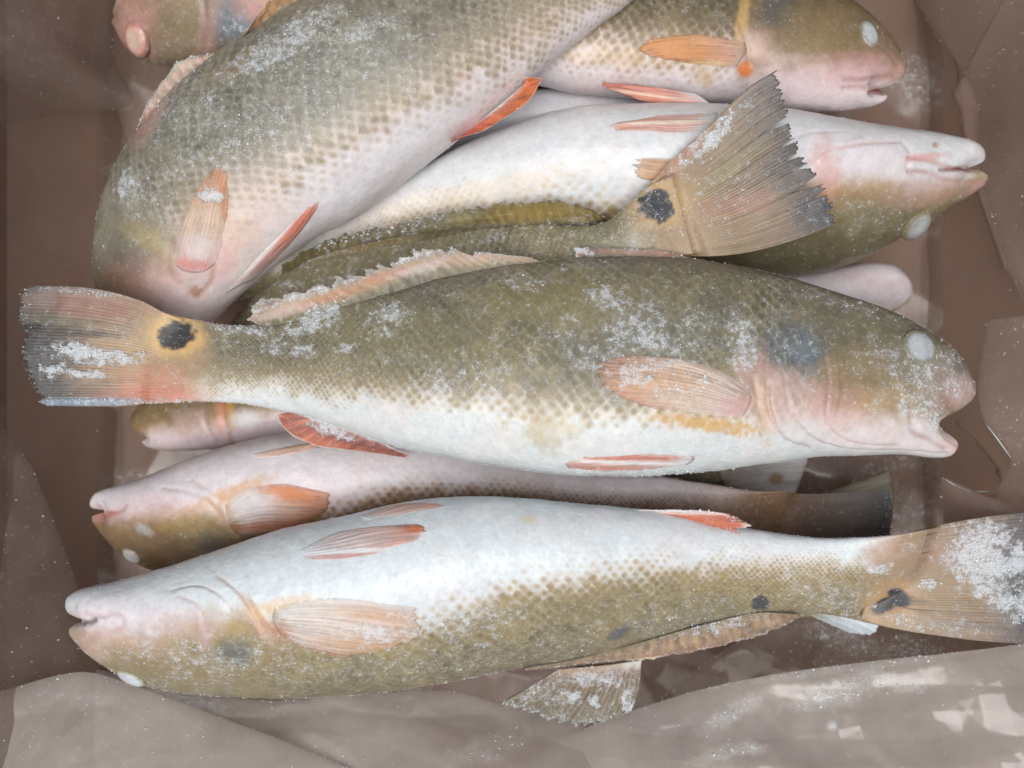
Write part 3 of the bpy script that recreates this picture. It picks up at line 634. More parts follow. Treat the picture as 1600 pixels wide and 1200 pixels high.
# ================================================================== the belly-up fish along the bottom
f2 = fish('F2', 'large bright white-bellied fish along the bottom, mouth left and frost clump on its tail',
  A=[(1425,986),(1380,977),(1330,966),(1290,961),(1230,962),(1170,967),(1080,985),(1000,1009),(900,1035),(800,1050),(700,1069),(600,1085),(500,1093),(420,1095),(340,1091),(270,1083),(222,1074),(170,1050),(136,1026),(117,1004)],
  B=[(1425,830),(1380,838),(1330,842),(1280,843),(1200,836),(1100,818),(1000,801),(900,793),(800,785),(700,786),(620,796),(540,815),(450,833),(380,855),(300,882),(230,902),(170,915),(130,924),(112,934),(106,948)],
  z=[-.01,-.008,-.004,-.002,-.004,-.006,-.008], E=[(117,1004),(111,990),(116,980),(134,973),(140,970),(124,965),(112,958),(106,948)],
  NU=620, NV=300, roll=-34, cell=21, seed=23,
  spec=dict(tailc=((164,142,114),.06), op=.735, frost0=.24, nice=3000, white=(220,228,231), pinkish=(228,220,222), mouth_start=.93, dotband=62, olive=(144,132,98), olive2=(158,142,98), band=30,
    bnd=[(1380,880),(1330,885),(1250,893),(1150,890),(1050,893),(950,905),(850,920),(780,938),(700,965),(640,1000),(520,990),(450,985),(400,968),(340,966),(280,975),(220,988),(160,1004)],
    tailblobs=[(1430,905,66,80,0,(160,138,112),.8,.6,.4),(1500,860,80,24,-8,(158,120,102),.5,.6,.5),(1480,930,70,26,0,(160,138,104),.5,.6,.5),(1610,900,50,120,0,(60,60,64),.8,.6,.4),(1440,985,70,10,8,(154,128,96),.5,.6,.4),(1390,942,46,32,-22,(184,146,100),.85,.5,.3),(1404,934,19,14,30,BLK,.97,.2,.2),(1381,947,20,11,-25,BLK,.97,.2,.2)],
    tailfrost=[(1555,880,58,38,20,1.05),(1530,900,46,24,30,1.0),(1580,945,40,20,30,.9),(1450,912,14,7,0,1.3),(1460,975,90,12,8,.5),(1540,835,30,24,0,.8),(1470,850,90,10,-10,.35)],
    blobs=[(1188,942,13,12,-40,(44,48,60),.95,.3,.5),(968,989,17,7,-28,(70,78,90),.75,.4,.6),
      (1400,860,50,20,-8,(196,160,140),.6,.6,.4),
      (305,985,50,20,0,(170,138,86),.8,.6,.4),(430,1000,60,30,0,(160,146,96),.5,.6,.4),(370,1022,26,18,-8,(92,98,96),.75,.7,.4),(320,995,7,26,-8,(184,148,140),.6,.5,.4),(440,1010,30,30,0,(150,116,82),.4,.7,.5),
      (220,970,120,28,0,(226,208,214),.55,.7,.3),(200,1005,80,16,8,(206,170,146),.6,.7,.4),(400,960,10,34,-32,(212,168,120),.75,.5,.4),(368,978,16,12,0,(190,160,90),.5,.6,.5),(440,945,60,10,-14,(216,186,146),.7,.6,.5),(425,985,30,16,0,(200,150,130),.5,.6,.5),
      (250,1035,120,24,8,(156,132,92),.5,.6,.4),(140,1010,30,20,30,(206,176,162),.6,.6,.3),(480,1000,60,10,20,(190,116,84),.6,.6,.4),
      (828,812,12,7,0,(218,208,186),.7,.6,.5),(560,905,180,26,-2,(214,226,232),.5,.7,.3)],
    frost=[(700,968,64,32,20,.6),(760,960,50,24,0,.5),(300,1030,120,36,5,.45),(1300,930,80,30,0,.42),(450,1010,60,30,0,.4),(1375,888,16,8,0,.9),(640,1040,240,30,-2,.36),(1050,965,120,30,-8,.36),(880,1000,120,30,-10,.34)],
    grooves=[([(134,956),(160,962),(180,957),(192,965),(190,980),(170,990),(135,1000)],4.5,4,(206,170,170),.5),([(120,972),(140,973),(150,968)],4.5,9,(84,40,40),1.0),([(146,975),(166,972),(170,980)],6,-3,None,0),([(125,950),(150,965),(170,968)],5,-3,None,0),
      ([(270,922),(310,916),(345,932),(362,954)],3,2,(200,176,174),.5,2),([(282,932),(312,948),(318,975),(322,1005)],3.5,2,(206,172,170),.45,1.5),([(340,900),(375,930),(395,960),(412,988),(425,1008)],4,2.5,(208,180,164),.5,3),
      ([(385,905),(400,945),(428,985)],4,-3,None,0)],
    bumps=[(270,960,80,36,0,4),(410,985,40,40,0,2),(160,945,40,20,0,3)]))
eye(f2,205,1059,25,14,14,col=(200,210,214),ring=(186,188,176),bulge=.5)
fin(f2,'tail_fin',base=[(1345,966),(1362,905),(1345,846)],tip=[(1700,1010),(1706,960),(1698,900),(1706,840),(1700,796)],s0=[(1345,966),(1385,979),(1430,988),(1480,995),(1540,1002),(1700,1012)],s1=[(1345,846),(1385,840),(1430,830),(1480,818),(1560,805),(1700,792)],
  z=(-.017,-.017,-.005,-.003),inh=(.08,.34),nr=42,cb=(164,142,114),cm=(138,116,96),ct=(50,50,54),rag=.05,NJ=70,frost0=.22,seed=13,relief=.4,wave=5,rim=.5,
  spec={})
fin(f2,'dorsal_fin',base=[(1245,960),(1180,958),(1100,976),(1000,1004),(900,1030),(820,1044)],tip=[(1250,962),(1195,990),(1110,1013),(1020,1031),(900,1040),(820,1048)],z=(-.008,-.01,-.016,-.016),nr=26,cb=(150,130,100),cm=(176,146,116),ct=(150,126,98),rag=.10,ray_dark=.35,frost0=.3,rimfrost=.25,rim=1.5,seed=14,
  spec=dict(blobs=[(1020,1028,90,6,-12,(160,110,90),.5,.6,.5),(1010,1031,24,3,-8,(216,206,160),.8,.5,.4)],frost=[(1130,975,70,12,-12,.55)]))
fin(f2,'anal_fin',base=[(955,796),(985,803),(1010,810)],tip=[(1148,801),(1166,812),(1176,822),(1160,831),(1136,837)],s0=[(955,796),(1030,796),(1090,797),(1148,801)],s1=[(1010,810),(1060,822),(1100,831),(1136,837)],z=(.016,.010,.018,.014),nr=9,cb=(232,214,208),cm=(222,132,86),ct=(216,104,56),rag=.10,ray_dark=.35,frost0=.3,rimfrost=.3,rim=3.,thick=4,seed=15,relief=2,inh=(0,.2),
  spec=dict(blobs=[(1090,815,70,6,7,(210,96,48),.7,.6,.5),(1060,799,90,4,2,(238,220,216),.85,.6,.4),(1172,823,10,6,0,(238,230,226),.8,.6,.3)],frost=[(1105,834,50,6,6,1.3),(1060,797,100,4,2,.9)]))
fin(f2,'pectoral_fin',base=[(430,948),(426,968),(440,996)],tip=[(652,950),(664,972),(656,995),(600,1012)],s0=[(430,948),(490,936),(560,936),(652,950)],s1=[(440,996),(480,1012),(540,1022),(600,1014)],nr=14,cb=(226,222,216),cm=(230,204,186),ct=(216,160,112),rag=.05,ray_dark=.2,frost0=.4,NJ=44,seed=16,off=(.4,2.5),
  spec=dict(frost=[(590,985,60,22,0,.7),(640,960,40,20,0,.5)],blobs=[(560,1008,60,10,8,(216,170,118),.5,.6,.4),(600,962,60,8,5,(214,160,104),.5,.6,.5)]))
fin(f2,'pelvic_fin',base=[(458,868),(468,862),(476,872)],tip=[(640,820),(668,823),(664,838),(640,848)],s0=[(458,866),(520,834),(580,822),(640,820)],s1=[(476,874),(540,874),(600,860),(640,848)],nr=8,cb=(230,228,230),cm=(232,208,204),ct=(216,124,72),rag=.04,ray_dark=.25,frost0=.12,seed=17,off=(.4,2.5),
  spec=dict(blobs=[(540,868,60,4.5,-4,(206,150,142),.8,.6,.3),(650,826,22,6,-8,(214,112,52),.8,.6,.3),(540,862,70,3.5,-3,(244,246,248),.9,.5,.3)]))
fin(f2,'pelvic_fin',base=[(560,806),(570,811),(580,812)],tip=[(660,786),(690,787),(700,790)],s0=[(560,806),(610,791),(660,786)],s1=[(580,812),(640,800),(700,790)],nr=5,cb=(232,220,218),cm=(228,180,160),ct=(218,128,84),rag=.04,ray_dark=.2,frost0=.1,seed=18,off=(.3,1.5))

# ================================================================== the fish bent down at the upper left
f3 = fish('F3', 'grey scaled fish at the upper left bent down with its head under the middle fish',
  A=[(1200,-215),(1100,-200),(1000,-180),(870,-140),(760,-110),(650,-78),(540,-38),(460,4),(400,40),(345,78),(288,122),(243,166),(207,212),(178,262),(156,320),(146,385),(146,440),(152,490),(172,535),(200,565)],
  B=[(1240,-150),(1160,-130),(1060,-72),(985,2),(930,44),(880,82),(820,132),(760,182),(700,229),(650,269),(600,308),(548,344),(500,366),(445,405),(400,440),(370,465),(335,500),(300,540),(260,570),(225,580)],
  z=[-.03,-.03,-.035,-.03,-.03,-.035,-.045,-.065,-.09], NU=520, NV=280, roll=-8, cell=23, seed=37,
  spec=dict(op=.80, frost0=.12, nice=2500, scale_contrast=1.3, olive=(140,136,118), olive2=(158,150,128), white=(222,216,216), pinkish=(228,204,196), dotband=80, band=85, relief=.8,ochre=(196,164,128),
    bnd=[(985,-40),(900,10),(840,52),(760,90),(680,140),(600,190),(520,235),(440,275),(380,300),(330,335),(285,385),(255,430)],
    blobs=[(205,415,34,36,0,(86,90,90),.75,.7,.4),(180,455,40,46,0,(126,92,66),.7,.7,.4),(250,450,60,40,0,(190,150,136),.7,.7,.4),(235,375,40,14,30,(176,160,100),.5,.7,.5),
      (400,340,60,60,0,(226,200,186),.5,.7,.5),(300,470,60,34,20,(214,196,196),.7,.7,.3),(360,360,40,40,0,(222,190,160),.45,.7,.6),(345,410,26,30,20,(230,186,180),.6,.7,.4),(305,455,12,8,40,(170,110,70),.7,.6,.5),
      (235,180,14,50,32,(196,150,140),.6,.7,.4),(560,120,110,50,-32,(150,150,136),.35,.7,.5),(600,270,180,40,-36,(228,226,230),.5,.7,.3),(370,100,60,16,-30,(156,132,90),.4,.7,.5)],
    frost=[(480,140,160,90,-30,.36),(440,70,90,22,-30,.72),(300,180,60,60,0,.38),(200,290,14,20,0,.8),(400,230,140,60,-30,.40),(560,50,60,16,-20,.6),(250,320,80,60,0,.3)],
    grooves=[([(270,380),(265,420),(280,440)],6,5,(180,130,110),.4),([(200,370),(250,378),(275,410)],6,-3,None,0),([(335,415),(330,440),(310,462)],5,4,(190,140,110),.5),([(190,280),(205,275),(212,300),(200,320),(188,305)],3,-1.5,(190,196,194),.4)],
    bumps=[(300,410,60,50,0,4)]))
fin(f3,'pectoral_fin',base=[(268,410),(290,424),(318,424),(338,410)],tip=[(322,272),(340,256),(356,262),(356,285)],s0=[(268,410),(276,370),(290,330),(322,272)],s1=[(338,410),(350,370),(356,330),(356,285)],nr=13,cb=(222,164,154),cm=(226,196,168),ct=(204,130,58),rag=.05,ray_dark=.28,frost0=.3,NJ=50,seed=31,off=(.8,4),relief=.7,
  spec=dict(blobs=[(300,412,34,9,5,(224,150,142),.8,.6,.3),(310,385,26,20,0,(236,230,230),.6,.7,.4),(350,310,8,40,-8,(206,120,52),.6,.6,.3)],frost=[(335,305,22,8,10,1.0)]))
fin(f3,'pelvic_fin',base=[(352,462),(372,446),(386,440)],tip=[(478,330),(492,320),(498,318),(494,330)],s0=[(350,460),(400,405),(440,365),(478,328)],s1=[(396,438),(440,395),(470,364),(496,326)],nr=7,cb=(232,186,180),cm=(228,150,130),ct=(216,106,66),rag=.03,ray_dark=.3,frost0=.1,seed=32,off=(.8,3),
  spec=dict(blobs=[(418,388,84,4,-48,(246,240,238),.85,.5,.2),(465,352,40,9,-48,(214,112,70),.5,.6,.3)]))
fin(f3,'anal_fin',base=[(704,222),(745,192),(790,156),(820,130)],tip=[(708,219),(765,200),(825,158),(846,128),(846,122),(822,119)],z=(-.022,-.018,-.012,-.010),nr=11,cb=(226,170,150),cm=(218,118,72),ct=(222,120,58),rag=.03,ray_dark=.28,frost0=.12,seed=33,rim=.3,edge=((236,214,196),.95,.6),thick=3,
  spec=dict(blobs=[(735,200,34,8,-38,(206,84,82),.6,.6,.4)]))
fin(f3,'dorsal_fin',base=[(372,66),(430,26),(500,-14),(590,-50)],tip=[(384,50),(420,0),(470,-40),(560,-78)],z=(-.02,-.02,-.012,-.012),nr=14,cb=(188,156,104),cm=(200,150,100),ct=(190,150,110),rag=.1,ray_dark=.35,frost0=.3,seed=34,rim=.5)
fin(f3,'dorsal_fin',base=[(214,206),(250,164),(300,118),(342,84)],tip=[(216,196),(244,140),(285,92),(330,84)],z=(-.035,-.03,-.032,-.026),nr=12,cb=(176,150,128),cm=(206,170,146),ct=(186,176,160),rag=.12,ray_dark=.35,frost0=.4,rimfrost=.4,seed=35,rim=1.5)
fin(f3,'tail_fin',base=[(1190,-212),(1215,-180),(1232,-152)],tip=[(1420,-300),(1440,-240),(1460,-150),(1450,-90)],z=(-.03,-.03,-.02,-.02),nr=16,cb=(150,130,98),ct=(70,64,62),seed=36)

# ================================================================== the belly-up fish at the right, mouth open
f4 = fish('F4', 'white-bellied fish lying belly up at the right beneath the torn raised tail fin',
  A=[(330,470),(420,455),(520,440),(650,430),(800,428),(950,428),(1080,430),(1180,432),(1265,433),(1335,416),(1400,385),(1450,352),(1492,326),(1525,305),(1542,288)],
  B=[(370,440),(440,400),(520,345),(610,292),(690,248),(760,215),(830,190),(880,177),(960,169),(1080,168),(1180,173),(1260,184),(1350,199),(1440,209),(1500,220),(1526,231),(1534,242)],
  z=[-.08,-.075,-.07,-.066,-.064,-.066,-.07], E=[(1542,288),(1543,277),(1534,269),(1518,265),(1506,263),(1518,258),(1532,251),(1536,242)],
  NU=480, NV=260, roll=-34, cell=23, seed=41,
  spec=dict(op=.66, frost0=.10, nice=900, white=(216,220,222), pinkish=(232,220,220), mouth_start=.92, olive=(116,108,78), olive2=(138,122,82), dotband=90,
    bnd=[(500,400),(620,352),(700,338),(850,330),(1000,330),(1180,330),(1260,300),(1320,285),(1380,290),(1440,300),(1500,290)],
    blobs=[(1330,300,70,26,0,(178,144,104),.75,.7,.4),(1345,330,60,26,0,(126,116,80),.6,.7,.4),(1450,300,60,22,-12,(192,156,146),.6,.7,.3),(1340,245,80,34,5,(226,216,222),.6,.7,.3),(1290,262,20,40,-10,(214,160,150),.6,.6,.6),
      (1462,226,5,4,0,(170,120,90),.7,.6,.4),(1530,300,24,16,-40,(196,160,156),.6,.6,.3),(1445,245,30,6,-5,(214,150,142),.6,.6,.4),(1250,380,140,26,8,(94,88,68),.6,.7,.4),
      (750,300,160,18,-12,(226,206,180),.45,.7,.8)],
    frost=[(1370,330,60,40,0,.3)],
    grooves=[([(1470,266),(1500,264),(1530,268)],4,7,(110,60,56),.9),([(1262,258),(1290,236),(1340,226),(1400,222)],3.5,3,(206,176,172),.6),([(1280,252),(1300,232),(1345,218)],3,-2,None,0),([(1410,222),(1422,240),(1416,262),(1430,273)],3.5,3,(214,190,186),.4),
      ([(1418,268),(1450,270),(1480,282),(1530,286)],3.5,4,(186,140,136),.6),([(1420,246),(1450,250),(1485,262)],4,4,(196,140,134),.6),([(1425,258),(1460,262),(1500,272)],6,-3,None,0),([(1440,240),(1480,248),(1520,244)],6,-2,None,0),([(1240,215),(1270,206),(1320,205)],3,2,(206,196,198),.4)],
    bumps=[(1340,250,70,40,0,4)]))
eye(f4,1432,351,28,19,-14,col=(160,164,162),ring=(126,110,74),bulge=.55,core=(178,182,182))
fin(f4,'pelvic_fin',base=[(1120,178),(1120,188),(1105,206)],tip=[(970,192),(950,198),(966,204)],s0=[(1120,176),(1040,180),(970,192)],s1=[(1105,206),(1040,208),(966,204)],nr=6,cb=(230,196,190),cm=(226,160,142),ct=(214,124,92),rag=.03,ray_dark=.25,frost0=.05,seed=42,off=(.4,2.5),spec=dict(blobs=[(1030,193,90,2.5,-2,(246,232,214),.9,.5,.2)]))
fin(f4,'pectoral_fin',base=[(1180,262),(1180,290),(1170,310)],tip=[(1000,244),(984,258),(990,272),(1010,284)],nr=14,cb=(226,196,180),cm=(214,150,90),ct=(206,146,66),rag=.08,ray_dark=.25,frost0=.1,seed=43,off=(.4,2.5))

# ================================================================== the olive fish whose tail fans up at the centre right
f6 = fish('F6', 'olive fish under the middle one, torn brown tail fan raised over a white belly',
  A=[(1050,275),(1015,290),(985,316),(950,344),(900,353),(800,350),(700,358),(600,372),(500,396),(425,432),(380,478),(356,515),(350,560)],
  B=[(1085,396),(1050,402),(1010,408),(970,420),(900,446),(800,478),(700,508),(600,540),(530,570),(475,596),(435,612),(405,612),(375,590)],
  z=[-.006,-.010,-.03,-.055,-.072,-.08,-.085,-.10,-.12], NU=360, NV=170, roll=4, cell=20, seed=51,
  spec=dict(tailc=((158,134,102),.10), op=.85, frost0=.34, nice=1200, olive=(136,126,92), olive2=(152,138,92), pb=2.7,
    tailblobs=[(1040,330,70,70,0,(166,136,100),.7,.6,.4),(1130,270,70,14,-40,(150,140,92),.4,.7,.6),(1150,320,60,16,-12,(166,110,90),.45,.7,.6),(1060,250,10,60,40,(176,116,96),.6,.7,.4),(1280,330,40,26,0,(62,66,74),.7,.6,.4),(1240,270,36,30,0,(76,72,70),.5,.6,.4),(1024,322,44,38,0,(190,158,104),.8,.35,.3),(1024,318,26,20,-15,BLK,.97,.15,.35),(1030,330,22,18,20,BLK,.97,.15,.35)],
    tailfrost=[(1110,215,60,16,-42,.75),(1070,250,30,10,-45,.6),(1150,180,40,12,-40,.5),(1120,300,100,60,-20,.28)],
    blobs=[(960,392,50,18,-20,(150,146,130),.6,.7,.5),(960,352,50,12,-20,(110,106,72),.5,.7,.5)],
    frost=[(500,380,60,16,-20,.8),(440,410,30,12,-30,.8),(760,372,60,10,0,.4),(650,365,30,10,0,.6),(450,445,20,8,0,.6)]))
fin(f6,'tail_fin',base=[(1004,300),(1030,345),(1052,398)],tip=[(1216,108),(1230,150),(1256,240),(1290,285),(1306,320),(1310,348)],s0=[(1004,300),(1050,250),(1110,195),(1165,140),(1216,108)],s1=[(1052,400),(1120,400),(1180,392),(1250,372),(1310,348)],
  z=(-.016,-.016,.009,-.003),inh=(.10,.36),nr=46,NI=300,cb=(156,132,100),cm=(148,124,94),ct=(84,80,80),rag=.05,NJ=70,frost0=.20,seed=52,relief=.5,wave=6,thick=1.3,rim=.4,ray_dark=.28,
  tears=((.30,.018,.20),(.43,.012,.13),(.52,.012,.10),(.715,.03,.17),(.80,.012,.07),(.60,.01,.07)),
  spec={})
fin(f6,'dorsal_fin',base=[(955,346),(900,354),(820,352),(700,360),(600,374),(500,400),(440,430)],tip=[(938,335),(900,312),(820,311),(720,322),(620,345),(520,368),(440,410)],z=(-.031,-.058,-.010,-.028),nr=34,cb=(166,144,84),cm=(176,152,84),ct=(112,108,70),rag=.25,ray_dark=.4,frost0=.28,seed=53,rim=.5,
  spec=dict(blobs=[(850,330,60,12,0,(166,142,60),.5,.7,.5),(680,345,60,10,-8,(176,176,150),.5,.7,.7)],frost=[(600,360,120,14,-14,.6),(900,345,30,10,0,.5)]))

# ================================================================== the fish at lower left, between the middle and the bottom fish
f5 = fish('F5', 'pale fish with bright orange breast fin wedged between the middle and the bottom fish',
  A=[(1225,838),(1180,838),(1120,842),(1050,846),(900,858),(750,872),(620,888),(500,902),(400,908),(310,906),(255,898),(212,884),(178,860),(154,834),(144,816)],
  B=[(1225,768),(1180,768),(1110,759),(1030,746),(930,738),(800,712),(700,690),(600,680),(500,678),(430,685),(370,698),(315,716),(250,742),(190,760),(158,768),(144,780),(142,790)],
  z=[-.06,-.065,-.07,-.07,-.07,-.072,-.075], E=[(144,816),(146,807),(162,803),(180,800),(164,797),(148,794),(142,790)],
  NU=420, NV=220, roll=-30, cell=19, seed=61,
  spec=dict(tailc=((130,100,74),.10), op=.70, frost0=.10, nice=700, white=(222,216,220), pinkish=(224,198,198), mouth_start=.93, olive=(128,104,72), olive2=(148,116,76), dotband=46, ochre=(190,140,90),
    bnd=[(1170,800),(1100,795),(1000,790),(900,785),(800,772),(700,768),(600,775),(520,800),(430,815),(370,812),(320,808),(270,800),(230,806),(180,815)],
    blobs=[(1180,800,70,50,0,(136,104,76),.6,.7,.3),(270,812,40,18,0,(176,148,90),.8,.7,.4),(330,830,50,30,0,(166,150,106),.6,.7,.5),(225,835,60,34,10,(150,126,96),.6,.7,.4),(330,850,24,18,0,(90,92,94),.6,.7,.4),
      (240,790,60,20,0,(224,196,200),.5,.7,.4),(360,772,60,12,-22,(214,166,110),.7,.6,.5),(352,800,14,22,-20,(200,150,84),.7,.6,.4),(225,828,14,8,30,(190,190,190),.7,.6,.5),(380,845,30,14,0,(130,96,80),.5,.7,.4),(165,808,18,6,-12,(190,130,124),.8,.6,.4)],
    frost=[(1150,800,60,30,0,.2)],
    grooves=[([(150,802),(185,800),(198,790)],3.5,4,(180,120,116),.7),([(255,762),(300,770),(335,795),(345,818)],3.5,3,(206,180,180),.4),([(300,750),(335,775),(350,812),(370,838)],4,3,(200,170,150),.4),([(320,765),(345,790),(358,815)],5,-4,(232,232,236),.5)],
    bumps=[(260,790,60,30,0,4)]))
eye(f5,206,868,17,12,25,col=(210,210,210),ring=(196,190,180),bulge=.5)
fin(f5,'tail_fin',base=[(1180,837),(1190,802),(1180,769)],tip=[(1392,838),(1397,800),(1393,768)],s0=[(1180,837),(1290,842),(1392,838)],s1=[(1180,769),(1280,772),(1340,768),(1393,768)],z=(-.068,-.068,-.055,-.055),inh=(.05,.35),nr=34,NJ=40,cb=(130,100,74),cm=(98,80,68),ct=(50,52,58),rag=.02,ray_dark=.3,frost0=.12,seed=62,rim=.6,edge=((130,136,142),.96,.5),spec=dict())
fin(f5,'pectoral_fin',base=[(352,790),(356,812),(368,832)],tip=[(500,765),(520,775),(510,800),(470,818)],s0=[(352,790),(385,762),(440,758),(500,765)],s1=[(368,834),(400,836),(440,828),(470,818)],nr=13,cb=(228,226,226),cm=(222,184,164),ct=(216,120,40),rag=.04,ray_dark=.22,frost0=.08,seed=63,off=(.6,4),
  spec=dict(blobs=[(455,772,44,12,12,(220,128,48),.8,.6,.4),(395,785,32,18,0,(232,230,232),.6,.6,.4),(420,822,50,9,-6,(206,130,100),.7,.6,.4)]))
fin(f5,'pelvic_fin',base=[(392,712),(400,716),(410,719)],tip=[(492,690),(502,694),(498,700)],s0=[(392,710),(440,700),(492,692)],s1=[(405,716),(450,712),(498,698)],nr=5,cb=(226,206,200),cm=(222,180,160),ct=(212,140,100),rag=.03,frost0=.05,seed=64,off=(.4,2.5),spec=dict(blobs=[(440,706,50,2.5,-12,(238,206,180),.8,.5,.2)]))

# ================================================================== top right fish
f7 = fish('F7', 'fish at the top right on its side with orange breast fin and gaping mouth',
  A=[(470,30),(560,0),(660,-30),(780,-60),(900,-78),(1020,-86),(1140,-80),(1230,-56),(1300,-20),(1345,8),(1376,35),(1400,65),(1414,96)],
  B=[(480,90),(570,104),(660,112),(740,120),(830,130),(900,144),(1000,152),(1100,159),(1180,164),(1240,171),(1300,174),(1350,168),(1380,158),(1387,150)],
  z=[-.08,-.075,-.072,-.072,-.072,-.075], E=[(1414,96),(1412,112),(1395,126),(1355,138),(1340,142),(1362,143),(1380,146),(1387,150)],
  NU=400, NV=220, roll=-12, cell=20, seed=71,
  spec=dict(op=.70, frost0=.08, nice=400, white=(222,214,216), pinkish=(224,196,192), olive=(112,104,80), olive2=(140,118,84), dotband=80, band=70, ochre=(190,150,104), scale_contrast=1.4, mouth_start=.91,
    bnd=[(700,40),(850,55),(920,70),(1000,80),(1100,78),(1150,100),(1200,110),(1260,100),(1320,105),(1380,90)],
    blobs=[(1215,22,30,34,10,(84,88,90),.8,.6,.4),(1290,50,80,50,0,(140,120,86),.7,.7,.4),(1160,30,9,40,10,(206,170,110),.7,.6,.4),(1180,80,26,30,0,(214,180,170),.6,.7,.4),(1165,108,11,12,30,(220,124,50),.95,.3,.3),(1100,118,16,16,0,(196,170,130),.6,.6,.6),
      (1350,108,60,24,0,(190,142,138),.7,.7,.4),(1280,130,90,30,0,(214,188,190),.6,.7,.3),(1385,70,20,26,-40,(112,90,72),.6,.7,.4),(950,90,120,14,6,(206,176,130),.4,.7,.8)],
    grooves=[([(1160,0),(1156,30),(1164,60),(1172,100)],5,4,(180,150,100),.4),([(1320,124),(1350,124),(1395,118)],4,3,(160,110,104),.5),([(1318,138),(1340,136),(1372,140)],4,4,(176,130,126),.5),([(1370,70),(1385,80),(1400,100)],3,2,(150,126,110),.4)],
    bumps=[(1230,70,70,50,0,4)]))
eye(f7,1357,53,17,23,-20,col=(170,178,180),ring=(122,110,82),bulge=.4,core=(186,192,194))
fin(f7,'pectoral_fin',base=[(1164,66),(1166,80),(1150,106)],tip=[(1010,60),(996,76),(1008,90),(1080,104)],s0=[(1164,66),(1110,56),(1060,54),(1010,62)],s1=[(1150,106),(1120,104),(1100,100),(1075,98)],nr=12,cb=(214,150,130),cm=(214,150,84),ct=(212,128,48),rag=.06,ray_dark=.2,frost0=.05,seed=72,off=(.6,4),spec=dict(blobs=[(1060,76,50,14,4,(214,140,64),.7,.7,.3),(1110,100,30,5,0,(234,210,160),.6,.6,.4)]))
fin(f7,'pelvic_fin',base=[(1110,160),(1100,152),(1090,146)],tip=[(960,140),(940,132),(936,136)],s0=[(1110,162),(1020,160),(950,140)],s1=[(1085,146),(1010,136),(940,132)],z=(-.05,-.045,-.05,-.045),nr=6,cb=(226,180,170),cm=(220,130,104),ct=(214,112,84),rag=.03,frost0=.05,seed=73,spec=dict(blobs=[(1010,148,70,2.5,8,(240,214,190),.8,.5,.2)]))

# ================================================================== fish glimpsed in the gaps
small = dict(frost0=.08, nice=200)
f14 = fish('F14', 'narrow strip of white fish belly wedged between the top right fish and the raised tail',
  A=[(520,330),(600,300),(720,280),(850,262),(1000,262),(1120,262),(1220,240),(1260,215)], B=[(500,300),(570,235),(660,185),(760,152),(840,142),(920,143),(1020,152),(1110,166),(1200,184),(1255,204)],
  z=[-.12,-.115,-.108,-.108,-.112,-.12], NU=160, NV=80, roll=-40, seed=81, spec=dict(small, white=(216,218,226), pb=.6))
f8 = fish('F8', 'dim fish head showing at the left just below the tail of the middle fish',
  A=[(640,590),(560,575),(460,572),(360,578),(280,592),(232,615),(208,645)], B=[(640,690),(560,690),(480,690),(400,694),(330,701),(270,703),(236,698),(222,690)],
  z=[-.11,-.11,-.11,-.115,-.12], E=[(208,645),(206,662),(216,672),(232,682),(226,688),(222,690)], NU=220, NV=110, roll=-10, seed=83,
  spec=dict(small, op=.3, olive=(132,112,80), olive2=(140,116,80), white=(216,200,206), bnd=[(230,672),(300,672),(360,650),(450,640),(600,640)], mouth_start=.9,
    blobs=[(345,640,8,40,0,(214,140,110),.7,.6,.5),(360,640,6,34,0,(200,150,80),.7,.6,.5),(300,660,26,24,0,(196,170,166),.5,.7,.5),(385,655,20,14,0,(226,226,232),.7,.6,.3)],
    grooves=[([(315,630),(322,665),(340,692)],4,3,(180,150,150),.4),([(345,625),(352,665),(365,695)],4,4,(190,150,120),.4)]))
f9 = fish('F9', 'fish head with a round pink eye in the top left corner',
  A=[(640,160),(540,140),(440,124),(350,112),(270,106),(225,98),(192,72),(178,42)], B=[(640,-90),(540,-110),(430,-116),(320,-100),(250,-74),(206,-36),(182,6)],
  z=[-.10,-.09,-.09,-.095,-.10], E=[(178,42),(176,34),(180,26),(179,16),(182,6)], NU=240, NV=120, roll=-12, seed=85,
  spec=dict(small, op=.3, frost0=.12, olive=(134,116,92), olive2=(150,130,104), bnd=[(190,-10),(300,-10),(450,-10),(600,-10)],
    blobs=[(370,30,44,36,0,(96,106,118),.85,.6,.5),(205,40,34,60,0,(190,142,132),.7,.7,.4),(285,40,40,44,0,(136,120,84),.5,.7,.4),(325,50,14,50,10,(190,150,140),.5,.7,.4),(400,10,30,20,0,(206,130,110),.6,.7,.4)],
    grooves=[([(318,0),(322,50),(316,100)],5,4,(150,120,110),.4)], frost=[(380,40,36,24,0,.5)]))
eye(f9,215,62,23,23,0,col=(214,168,150),ring=(190,116,98),bulge=.45,core=(206,178,160))
f10 = fish('F10', 'rounded pale snout of a buried fish poking out above the forehead of the middle fish',
  A=[(880,600),(1000,590),(1120,572),(1230,540),(1310,512),(1370,497),(1402,488),(1418,474)], B=[(900,460),(1020,440),(1130,430),(1230,430),(1290,422),(1345,411),(1385,413),(1412,432),(1424,456)],
  z=[-.13,-.12,-.12,-.12,-.12], NU=200, NV=100, roll=-50, seed=87, spec=dict(small, white=(216,208,212), pb=.5, frost0=.03, blobs=[(1370,440,70,10,10,(200,160,160),.3,.7,.4)]))
